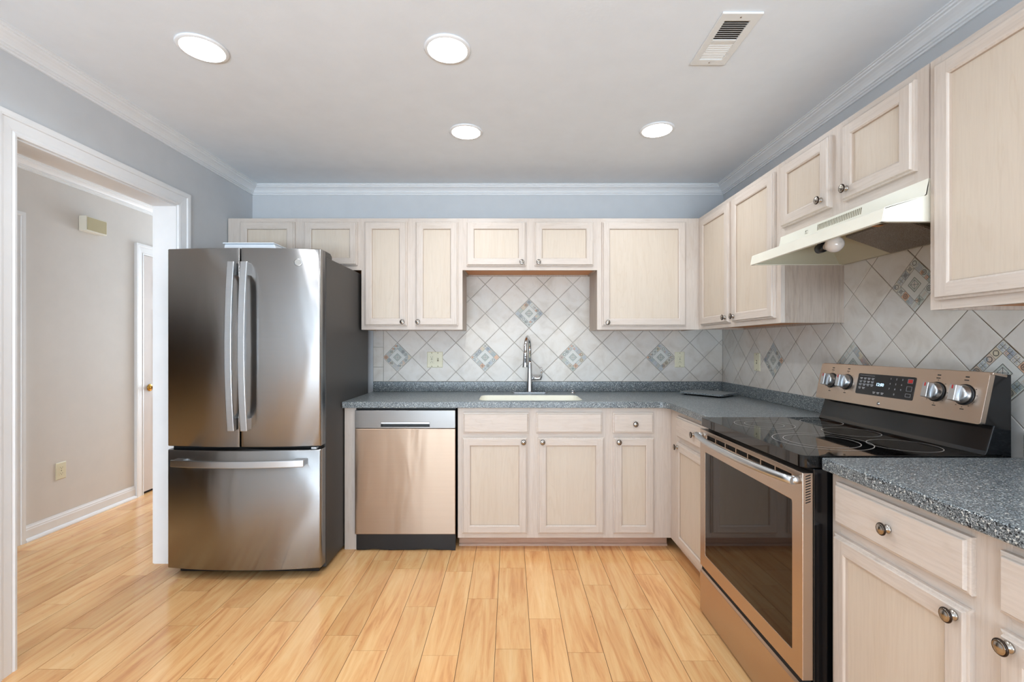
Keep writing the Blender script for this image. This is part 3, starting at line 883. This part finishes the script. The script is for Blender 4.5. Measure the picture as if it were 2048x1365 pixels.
plate_thing('outlet', 'single ivory outlet on the back tiles near the corner, above the grey board', 'outlet', (1.266, YB-TT, 1.156), 0, .072, .115, 'gfci')
plate_thing('light_switch', 'ivory switch plate on the right wall tiles left of the stove', 'switch', (XR-TT, 2.924, 1.156), RZ, .070, .115, 'toggle')
plate_thing('outlet', 'ivory wall outlet low on the hall wall above the baseboard', 'outlet', (XH, 3.145, .397), PI/2, .071, .115, 'duplex')

# chime box in hall
t = thing('door_chime', 'small cream box with a tan front high on the hall wall', 'chime', (XH, 3.36, 2.145), PI/2)
mb = MB(); mb.box(-.085, .085, -.056, 0, -.055, .055); mb.build('housing', M['chime'], t, bevel=.004)
mb = MB(); mb.box(-.077, .079, -.060, -.054, -.045, .047); mb.build('front_cover', M['beige'], t, bevel=.003)

# ------------------------------------------------------------------ ceiling lights and vent
diff_me = trim_me = None
for i, (x, y) in enumerate(LIGHTS + LIGHTS_ADDED):
    labs = ['round recessed ceiling light above the fridge, leftmost', 'round recessed ceiling light nearest the camera, at top centre', 'round recessed ceiling light in the centre, nearer the back wall', 'round recessed ceiling light farthest right, beyond the ceiling vent']
    t = thing('ceiling_light', labs[i] if i < 4 else 'added unseen recessed ceiling light behind the camera', 'ceiling light', (x, y, ZC), 0, 'recessed ceiling lights' if i < 4 else 'added ceiling lights behind the camera')
    if diff_me is None:
        mb = MB(); mb.lathe([(.079, -.0035), (.092, -.0005), (.0935, -.0030), (.089, -.0065), (.081, -.0085), (.079, -.0085), (.0785, -.006)], seg=48)
        o = mb.build('trim_ring', M['trim'], t); trim_me = o.data
        mb = MB(); mb.lathe([(0, -.004), (.0785, -.004), (.0785, -.0075), (.05, -.0088), (0, -.009)], seg=48)
        o2 = mb.build('diffuser', M['glass_white'], t); diff_me = o2.data
    else:
        for nm, me in (('trim_ring', trim_me), ('diffuser', diff_me)):
            o = bpy.data.objects.new(nm, me); COL.objects.link(o); o.parent = t
    l = area('lamp', (0, 0, -.013), (0, 0, 0), .14, 0, P_LED, (.90, .95, 1.0), 'DISK', math.radians(150)); l.parent = t
t = thing('ceiling_vent', 'white rectangular air vent with slats in the ceiling', 'vent', (.829, 1.766, ZC))
mb = MB(); hw, hl = .0735, .150
mb.plate([(-hw, -hl), (hw, -hl), (hw, hl), (-hw, hl)], [[(-.048, -.112), (-.048, .112), (.044, .112), (.044, -.112)]], XY, -.008, -.0005)
mb.box(-.048, .044, -.010, .010, -.008, -.004)
mb.build('frame', M['vent'], t, bevel=.002)
mb = MB(); mb.box(-.048, .044, -.112, .112, -.0015, -.0005); mb.build('duct', M['vent_in'], t)
for half, tilt in ((1, -1), (-1, 1)):
    for k in range(9):
        yc = half*(.017+k*.0112)
        mb = MB()
        a = math.radians(38)*(-1 if half > 0 else 1)
        dy, dz = .0058*math.cos(a), .0058*math.sin(a)
        mb.loft([[(-.048, yc-dy, -.0045-dz*.55), (.044, yc-dy, -.0045-dz*.55), (.044, yc-dy, -.0037-dz*.55), (-.048, yc-dy, -.0037-dz*.55)],
                 [(-.048, yc+dy*.6, -.0045+dz*.5), (.044, yc+dy*.6, -.0045+dz*.5), (.044, yc+dy*.6, -.0037+dz*.5), (-.048, yc+dy*.6, -.0037+dz*.5)]])
        mb.build('slat', M['vent'], t)
for sy in (-1, 1):
    mb = MB(); mb.lathe([(0, -.0095), (.003, -.009), (.0035, -.0078), (0, -.0078)], o=(0, sy*.131, 0), seg=12); mb.build('screw', M['pewter'], t)

# ------------------------------------------------------------------ refrigerator
FX0, FX1, FY = -1.861, -1.030, 2.470
t = thing('refrigerator', 'large stainless french-door refrigerator with bottom freezer drawer', 'refrigerator', (FX0, FY, 0))
W = FX1-FX0; bow = .034
def bowy(x): return -bow*(1-((x-W/2)/(W/2))**2)
def curved_panel(x0, x1, z0, z1, yb=.064, r0=.0, r1=.0):
    mb = MB(); n = 22; prof = [(x1, yb), (x0, yb)]
    pts = []
    for k in range(n+1):
        x = x0+(x1-x0)*k/n; pts.append((x, bowy(x)))
    def corner(p, q, r, first):
        return p
    # rounded outer corners
    def round_end(pts, r, start):
        if r <= 0: return pts
        if start:
            x = pts[0][0]; y = pts[0][1]
            keep = [p for p in pts if p[0] > x+r]
            arc = [(x+r-r*math.cos(a), bowy(x+r)+r-r*math.sin(a)) for a in [PI/2*k/5 for k in range(6)]]
            return arc+keep
        x = pts[-1][0]
        keep = [p for p in pts if p[0] < x-r]
        arc = [(x-r+r*math.sin(a), bowy(x-r)+r-r*math.cos(a)) for a in [PI/2*k/5 for k in range(6)]]
        return keep+arc
    pts = round_end(pts, r0, True); pts = round_end(pts, r1, False)
    e = .004
    loops = []
    for ins, z in ((e, z0), (0, z0+e), (0, z1-e), (e, z1)):
        loops.append([(x, y+ins, z) for x, y in pts] + [(x, y, z) for x, y in prof])
    mb.loft(loops, smooth=False)
    for f in mb.bm.faces:
        f.normal_update()
        if len(f.verts) == 4 and f.calc_area() > 1e-4 and f.normal.y < -.3 or abs(f.normal.z) < .3 and len(f.verts) == 4: f.smooth = True
    return mb
mb = MB(); mb.box(.0, W, .075, .83, .022, 1.757); mb.build('case', M['case'], t, bevel=.004)
mb = MB(); mb.box(.012, W-.012, .030, .078, .06, 1.75); mb.build('gasket', M['void'], t)
dl = curved_panel(0, W/2-.0042, .716, 1.786, r0=.010, r1=.004).build('door', M['steel'], t); dl['label'] = 'left fridge door'
dr = curved_panel(W/2+.0042, W, .716, 1.786, r0=.004, r1=.010).build('door', M['steel'], t); dr['label'] = 'right fridge door with round badge'
fz = curved_panel(0, W, .054, .697, r0=.010, r1=.010).build('freezer_drawer', M['steel'], t)
def bar_handle(parent, path, wdt, thk, dirw, feet, mat):
    """path points of the bar centre; dirw: width direction"""
    mb = MB(); loops = []; n = len(path)
    for i, p in enumerate(path):
        p = Vector(p); d = (Vector(path[min(i+1, n-1)])-Vector(path[max(i-1, 0)])).normalized()
        wv = Vector(dirw); nv = d.cross(wv).normalized()
        loops.append([p+wv*wdt/2+nv*thk/2, p-wv*wdt/2+nv*thk/2, p-wv*wdt/2-nv*thk/2, p+wv*wdt/2-nv*thk/2])
    mb.loft(loops)
    for f in feet: mb.box(*f)
    return mb.build('handle', mat, parent, bevel=.003)
for parent, xc in ((dl, -1.471-FX0), (dr, -1.4025-FX0)):
    zs = [.81+(1.705-.81)*k/16 for k in range(17)]
    path = [(xc, -.072-.026*(1-((z-1.2575)/.4475)**2), z) for z in zs]
    yb = bowy(xc)
    bar_handle(parent, path, .037, .013, (1, 0, 0), [(xc-.0165, xc+.0165, -.073, yb+.004, 1.635, 1.702), (xc-.0165, xc+.0165, -.073, yb+.004, .813, .875)], M['steel_h'])
path = [(x, -.060-.034*(1-((x-W/2)/.352)**2)-.0, .6375) for x in [W/2-.352+.704*k/18 for k in range(19)]]
xa, xb = path[0][0], path[-1][0]
bar_handle(fz, path, .036, .013, (0, 0, 1), [(xa, xa+.06, -.060, bowy(xa+.03)+.012, .622, .653), (xb-.06, xb, -.060, bowy(xb-.03)+.012, .622, .653)], M['steel_h'])
bxx = -1.144-FX0; yb = bowy(bxx)
bang = math.atan2(2*bow*(bxx-W/2)/(W/2)**2, 1)
bd = MB(); bd.lathe([(0, 0), (.0205, 0), (.0205, .002), (.0185, .003), (0, .003)], axis='-y', seg=32)
bdo = bd.build('badge', M['steel_h'], dr, loc=(bxx, yb, 1.711), rot=(0, 0, bang))
rg = MB(); rg.lathe([(.0165, .003), (.0178, .003), (.0178, .0036), (.0165, .0036)], axis='-y', seg=32); rg.build('badge_ring', M['pewter'], bdo)
text_mesh('badge_monogram', 'GE', .017, M['pewter'], bdo, (0, -.0034, 0), (PI/2, 0, 0))
for xc, nm in ((.055, 0), (W-.055, 1)):
    mb = MB(); mb.prism([(.012, 1.757), (.105, 1.757), (.105, 1.775), (.075, 1.792), (.012, 1.795)] if False else [(.066, 1.757), (.175, 1.757), (.175, 1.776), (.15, 1.790), (.066, 1.792)], lambda u, v, tt: (tt, u, v), xc-.050, xc+.050)
    mb.build('hinge_cover', M['case'], t, bevel=.004)
for sx in (.06, W-.06):
    for sy in (.12, .76):
        mb = MB(); mb.lathe([(0, 0), (.02, 0), (.02, .008), (.012, .010), (.012, .024), (0, .024)], o=(sx, sy, 0), seg=16); mb.build('foot', M['black'], t)
mb = MB(); mb.box(.035, W-.03, .050, .08, .012, .056); mb.build('base_grille', M['black'], t)
mb = MB(); mb.box(W-.052, W-.024, .004, .03, .700, .708); mb.build('door_stop', M['white_plastic'], t)

# tray on top of the fridge
tr = thing('plastic_tray', 'white plastic tray lying upside down on top of the fridge', 'tray', (-1.688, 2.665, 1.7574))
mb = MB()
mb.loft([[(0, 0, 0), (.345, 0, 0), (.345, .26, 0), (0, .26, 0)], [(0, 0, .052), (.340, 0, .052), (.340, .26, .052), (0, .26, .052)], [(.003, .010, .066), (.315, .010, .066), (.315, .25, .066), (.003, .25, .066)], [(.006, .014, .102), (.298, .014, .102), (.298, .24, .102), (.006, .24, .102)]])
mb.build('tray_body', M['white_plastic'], tr, bevel=.004)
mb = MB(); mb.box(.0, .301, .004, .25, .1025, .110); mb.build('tray_rim', M['white_plastic'], tr, bevel=.003)

# ------------------------------------------------------------------ dishwasher
DX0, DX1 = -.9478, -.3345
t = thing('dishwasher', 'stainless dishwasher with pocket handle between end panel and sink base', 'dishwasher', (DX0, 2.775, 0))
W2 = DX1-DX0
mb = MB(); mb.box(.004, W2-.004, .045, .60, .09, .872); mb.build('tub', M['black'], t)
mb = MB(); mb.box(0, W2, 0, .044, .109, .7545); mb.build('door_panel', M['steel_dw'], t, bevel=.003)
mb = MB()
hx0, hx1, hz0, hz1 = (761.6-709.7)/328, (858.9-709.7)/328, .766, .793
mb.plate([(0, .7565), (W2, .7565), (W2, .866), (0, .866)], [[(hx0, hz0), (hx0, hz1), (hx1, hz1), (hx1, hz0)]], XZ, 0, .03)
cp = mb.build('control_panel', M['steel_cp'], t, bevel=.002)
mb = MB(); mb.box(0, W2, .030, .044, .757, .866); mb.build('panel_back', M['case'], cp)
mb = MB(); mb.prism([(.004, hz1), (.004, hz1-.010), (.010, hz1-.012), (.010, hz1)], lambda u, v, tt: (tt, u, v), hx0, hx1); mb.build('pocket_handle', M['steel_h'], cp)
mb = MB(); mb.loft([[(.003+(W2-.006)*k/12, .026, .004+.006*math.sin(k*.9)*(k % 5 > 1)) for k in range(13)], [(.003+(W2-.006)*k/12, .03, .105) for k in range(13)]], closed=False, caps=False)
mb.box(.003, W2-.003, .032, .045, .010, .106)
mb.build('toe_panel', M['black'], t)

# ------------------------------------------------------------------ range
# local frame: x = 2.16 - Y (0..0.755), y = X - .902, z up
SY = 2.1605
t = thing('range', 'stainless electric range with black glass cooktop on the right side', 'stove', (.902, SY, 0), RZ)
SW = .757
mb = MB(); mb.box(.004, SW-.004, .036, .63, .03, .880); mb.build('body', M['black_gloss'], t, bevel=.003)
# cooktop
mb = MB()
mb.plate(rrect(-.0, SW+.0, -.001, .635, .022, 5), [], XY, .884, .9215)
ck = mb.build('cooktop', M['glass_black'], t, bevel=.005, seg=3)
def ring_part(x, y, radii):
    mb = MB()
    for r in radii:
        n = 64; a = [(x+(r+.0013)*math.cos(2*PI*k/n), y+(r+.0013)*math.sin(2*PI*k/n), .9226) for k in range(n)]
        b = [(x+(r-.0013)*math.cos(2*PI*k/n), y+(r-.0013)*math.sin(2*PI*k/n), .9226) for k in range(n)]
        mb.loft([a, b], caps=False)
    mb.build('burner_ring', M['ring'], ck, recalc=False)
def loc(X, Y): return (SY-Y, X-.902)
for X, Y, rad in ((1.091, 1.957, (.115, .075)), (1.105, 1.62, (.15, .115)), (1.335, 1.785, (.095,)), (1.335, 1.545, (.1,)), (1.38, 2.02, (.08,))):
    ring_part(*loc(X, Y), rad)
# riser and backguard
X_ = lambda X: X-.902
mb = MB()
prof = [(X_(1.462), .9215), (X_(1.470), .935), (X_(1.492), 1.012), (X_(1.455), 1.017), (X_(1.487), 1.172), (X_(1.548), 1.172), (X_(1.548), .86), (X_(1.52), .86), (X_(1.52), .9215)]
mb.prism(prof, lambda u, v, tt: (tt, u, v), .001, SW-.001)
bg = mb.build('backguard', M['black_gloss'], t, bevel=.003)
mb = MB()
mb.prism([(X_(1.474), .926), (X_(1.4955), 1.003), (X_(1.4935), 1.004), (X_(1.470), .926)], lambda u, v, tt: (tt, u, v), .03, SW-.03)
mb.build('riser_panel', M['glass_black'], bg)
# tilted stainless control panel
pn = Vector((1.4845-1.4515, 0, 1.178-1.018)); tilt = math.atan2(pn.x, pn.z); ph = pn.length
cpn = bpy.data.objects.new('tmp', None)
mb = MB(); mb.plate(rrect(0, SW, 0, ph, .008, 4), [], XZ, -.004, .012)
cpo = mb.build('control_panel', M['steel_st'], t, loc=(0, X_(1.4525), 1.0165), rot=(-tilt, 0, 0), bevel=.003)
mb = MB(); mb.box(.0, SW, .004, .05, ph-.004, ph+.004); mb.build('top_trim', M['steel_st'], cpo, bevel=.002)
def pz(z): return (z-1.018)/math.cos(tilt)
mb = MB(); mb.plate(rrect(SY-1.921, SY-1.651, pz(1.062), pz(1.146), .006, 4), [], XZ, -.0062, -.003)
ds = mb.build('display_panel', M['disp'], cpo)
dx0, dx1 = SY-1.921, SY-1.651
text_mesh('clock_digits', '12:00', .017, M['digit'], ds, (dx0+.118, -.0066, pz(1.106)), (PI/2, 0, 0))
keys = MB()
for rr_, row in enumerate(('123', '456', '789', ' 0 ')):
    for cc, ch in enumerate(row):
        if ch != ' ': text_mesh('keypad_digit', ch, .0095, M['print_grey'], ds, (dx0+.165+cc*.026, -.0066, pz(1.133)-rr_*.0195), (PI/2, 0, 0), .0002)
for (a, b, z) in [(.012+.02*c, .026+.02*c, 1.128-.013*r) for r in range(4) for c in range(4) if not (r == 3 and c > 1)] + [(.09+.02*c, .103+.02*c, 1.075) for c in range(3)]:
    keys.box(dx0+a, dx0+b, -.0066, -.006, pz(z)-.0013, pz(z)+.0013)
    keys.box(dx0+a+.002, dx0+b-.002, -.0066, -.006, pz(z)-.0058, pz(z)-.0036)
keys.box(dx0+.01, dx0+.085, -.0066, -.006, pz(1.138), pz(1.138)+.0006); keys.box(dx0+.01, dx0+.085, -.0066, -.006, pz(1.104), pz(1.104)+.0006)
for z, hh in ((1.130, .016), (1.102, .018), (1.078, .012)):
    keys.plate([(dx0+.240, pz(z)-hh/2), (dx0+.262, pz(z)-hh/2), (dx0+.262, pz(z)+hh/2), (dx0+.240, pz(z)+hh/2)], [[(dx0+.2408, pz(z)-hh/2+.0008), (dx0+.2408, pz(z)+hh/2-.0008), (dx0+.2612, pz(z)+hh/2-.0008), (dx0+.2612, pz(z)-hh/2+.0008)]], XZ, -.0066, -.006)
keys.build('key_print', M['print_grey'], ds)
mb = MB(); mb.box(dx0+.242, dx0+.260, -.0064, -.006, pz(1.130)-.006, pz(1.130)+.006); mb.build('stop_key', M['red'], ds)
for Yk in (2.078, 1.984, 1.567, 1.470):
    xk = SY-Yk; zk = pz(1.104)
    mb = MB(); mb.lathe([(0, 0), (.0345, 0), (.0345, .003), (.031, .005), (0, .005)], axis='-y', seg=36, m=1)
    mb.lathe([(.0300, .004), (.0305, .010), (.029, .014), (.0285, .020), (.026, .0245), (.015, .0265), (0, .027)], axis='-y', seg=36, m=0)
    # grip
    mb.loft([[(-.0125, -.018, -.0265), (.0125, -.018, -.0265), (.0125, -.018, .0265), (-.0125, -.018, .0265)],
             [(-.0105, -.042, -.0255), (.0105, -.042, -.0255), (.0105, -.042, .0255), (-.0105, -.042, .0255)]], 0)
    kb = mb.build('burner_knob', [M['steel_h'], M['black']], cpo, loc=(xk, -.004, zk), bevel=.0025)
    mk = MB(); mk.box(-.002, .002, -.0428, -.0415, .012, .024); mk.build('pointer', M['red'], kb)
    mb = MB()
    for q in range(9):
        a = math.radians(-210+q*30) if Yk < 1.5 else math.radians(-180+q*45)
        cx, cz = xk+.0405*math.cos(a), zk+.0405*math.sin(a)
        mb.box(cx-.0014, cx+.0014, -.0046, -.0039, cz-.0010, cz+.0010)
    mb.box(xk-.008, xk+.006, -.0046, -.0039, zk+.046, zk+.049)
    mb.box(xk-.006, xk+.006, -.0046, -.0039, zk+.056, zk+.060)
    mb.box(xk-.005, xk+.007, -.0046, -.0039, zk-.049, zk-.046)
    mb.build('dial_print', M['ink'], cpo)
mb = MB(); mb.lathe([(0, 0), (.0065, 0), (.0065, .001), (0, .001)], o=(SY-1.795, -.004, pz(1.034)), axis='-y', seg=20); mb.build('badge', M['steel_h'], cpo)
# oven door
gx0, gx1, gz0, gz1 = .053, .7035, .290, .768
mb = MB()
slot = [(.070, .832), (.070, .850), (.700, .850), (.700, .832)]
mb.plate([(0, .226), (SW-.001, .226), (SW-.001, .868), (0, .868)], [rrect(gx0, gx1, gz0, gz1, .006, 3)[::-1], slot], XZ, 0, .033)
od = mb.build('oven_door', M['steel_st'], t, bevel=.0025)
mb = MB(); mb.plate(rrect(gx0, gx1, gz0, gz1, .006, 3), [], XZ, .0012, .006); mb.build('oven_window', M['oven_glass'], od)
mb = MB(); mb.box(.060, .71, .014, .030, .828, .854); mb.build('vent_slot', M['void'], od)
for k in range(1, 7):
    mb = MB(); mb.box(.070+k*.09-.003, .070+k*.09+.003, .0005, .014, .832, .850); mb.build('vent_rib', M['steel_st'], od)
mb = MB()
for k in range(11):
    z = .857-k*.0082
    mb.loft([[(SW-.003, .010, z-.0016), (SW-.0002, .010, z-.0016), (SW-.0002, .010, z+.0012), (SW-.003, .010, z+.0012)], [(SW-.003, .025, z+.0036), (SW-.0002, .025, z+.0036), (SW-.0002, .025, z+.0064), (SW-.003, .025, z+.0064)]])
mb.build('side_vents', M['void'], od)
mb = MB()
pts = [(.012+(SW-.024)*k/24, -.022-.036*(1-abs(2*k/24-1)**2.4), .841) for k in range(25)]
mb.tube(pts, .0128, 16)
for x in (.022, SW-.022): mb.tube([(x, -.022, .841), (x, .004, .841)], .0125, 14)
mb.build('handle', M['steel_h'], od)
# storage drawer
mb = MB(); mb.plate([(0, .012), (SW-.001, .012), (SW-.001, .196), (0, .196)], [], XZ, -.001, .03); 
mb.prism([(-.001, .196), (.004, .207), (.03, .207), (.03, .196)], lambda u, v, tt: (tt, u, v), 0, SW-.001)
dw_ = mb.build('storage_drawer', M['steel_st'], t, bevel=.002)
mb = MB(); mb.box(.012, SW-.012, .004, .034, .2075, .2255); mb.build('drawer_gap', M['void'], t)
for sx in (.05, SW-.05):
    for sy in (.08, .58):
        mb = MB(); mb.lathe([(0, 0), (.015, 0), (.015, .03), (0, .03)], o=(sx, sy, 0), seg=12); mb.build('foot', M['black'], t)

# ------------------------------------------------------------------ range hood
HY = 2.1635
t = thing('range_hood', 'bisque under-cabinet range hood with slotted front above the stove', 'range hood', (0, HY, 0), RZ)
# local x = HY - Y ; local y = X ; z
HW = .765
mb = MB()
P = [(1.141, 1.6435), (1.1485, 1.684), (1.153, 1.6885), (1.272, 1.7235), (1.278, 1.728), (1.286, 1.7768), (1.586, 1.7768)]
Q = [(1.1435, 1.6435), (1.151, 1.683), (1.1545, 1.6865), (1.2735, 1.7215), (1.281, 1.7270), (1.2885, 1.7745), (1.586, 1.7745)]
mb.prism(P+Q[::-1], lambda u, v, tt: (tt, u, v), 0, HW)
for a, b in ((0, .0025), (HW-.0025, HW)):
    mb.prism([(1.1445, 1.6435), (1.1515, 1.683), (1.2735, 1.7215), (1.2885, 1.7745), (1.586, 1.7745), (1.586, 1.6435)], lambda u, v, tt: (tt, u, v), a, b)
# inward lip along the lower edge
mb.box(.0025, HW-.0025, 1.1435, 1.156, 1.6435, 1.6455); mb.box(.0025, .014, 1.1435, 1.586, 1.6435, 1.6455); mb.box(HW-.014, HW-.0025, 1.1435, 1.586, 1.6435, 1.6455)
sh = mb.build('shell', M['hood'], t)
mb = MB(); mb.box(.0035, HW-.0035, 1.300, 1.585, 1.766, 1.773)
mb.prism([(1.16, 1.6458), (1.16, 1.680), (1.29, 1.718), (1.30, 1.765), (1.58, 1.765), (1.58, 1.6458)], lambda u, v, tt: (tt, u, v), .0028, .0040)
mb.prism([(1.585, 1.6436), (1.585, 1.766), (1.50, 1.766), (1.565, 1.6436)], lambda u, v, tt: (tt, u, v), .0035, HW-.0035)
mb.build('inner_liner', M['hood_in'], t)
mb = MB()
for k in range(27):
    y = 1.897-(1.897-1.664)*k/26; x = HY-y
    mb.loft([[(x-.0022, 1.2812, 1.7420), (x+.0022, 1.2812, 1.7420), (x+.0022, 1.2802, 1.7420), (x-.0022, 1.2802, 1.7420)],
             [(x-.0022, 1.2845, 1.7670), (x+.0022, 1.2845, 1.7670), (x+.0022, 1.2835, 1.7670), (x-.0022, 1.2835, 1.7670)]])
mb.build('vent_slots', M['ivory_dark'], t)
mb = MB(); x = HY-1.968
mb.loft([[(x-.011, 1.2812, 1.7435), (x+.011, 1.2812, 1.7435), (x+.011, 1.2798, 1.7435), (x-.011, 1.2798, 1.7435)], [(x-.011, 1.2842, 1.7650), (x+.011, 1.2842, 1.7650), (x+.011, 1.2828, 1.7650), (x-.011, 1.2828, 1.7650)]])
bgd = mb.build('badge', M['chime'], t)
mb = MB(); mb.box(x-.007, x+.006, 1.2790, 1.2812, 1.747, 1.7485); mb.box(x-.006, x-.004, 1.2800, 1.2822, 1.752, 1.760); mb.box(x-.006, x+.007, 1.2808, 1.2826, 1.758, 1.7595)
mb.build('badge_mark', M['ivory_dark'], bgd)
# grease filter, hanging with a tilt
mb = MB(); fx0, fx1 = HY-1.868, HY-1.600
A0, A1 = (1.375, 1.706), (1.562, 1.640)
mb.loft([[(x, A0[0], A0[1]) for x in (fx0, fx1)]+[(x, A1[0], A1[1]) for x in (fx1, fx0)], [(x, A0[0]+.003, A0[1]+.008) for x in (fx0, fx1)]+[(x, A1[0]+.003, A1[1]+.008) for x in (fx1, fx0)]])
mb.build('grease_filter', M['mesh'], t, bevel=.002)
mb = MB(); mb.box(HY-1.70, HY-1.68, 1.35, 1.385, 1.705, 1.707); mb.build('filter_clip', M['under'], t)
mb = MB(); mb.prism([(1.5715, 1.662), (1.5365, 1.728), (1.534, 1.727), (1.569, 1.661)], lambda u, v, tt: (tt, u, v), HY-2.115, HY-2.0); mb.build('back_grille', M['mesh'], t)
bx_, bz_ = HY-1.825, 1.668
mb = MB(); mb.lathe([(.0, -.034), (.012, -.033), (.024, -.025), (.032, -.008), (.032, .006), (.026, .022), (.017, .036), (.0135, .046), (.0135, .05)], o=(0, 0, 0), axis='x', seg=28)
bl = mb.build('light_bulb', M['bulb'], t, loc=(bx_, 1.300, bz_), rot=(0, 0, PI))
mb = MB(); mb.lathe([(0, 0), (.017, 0), (.019, .02), (.019, .045), (0, .045)], o=(.048, 0, 0), axis='x', seg=20); mb.box(.06, .085, -.012, .012, .0, .10); mb.build('lamp_socket', M['black'], bl)
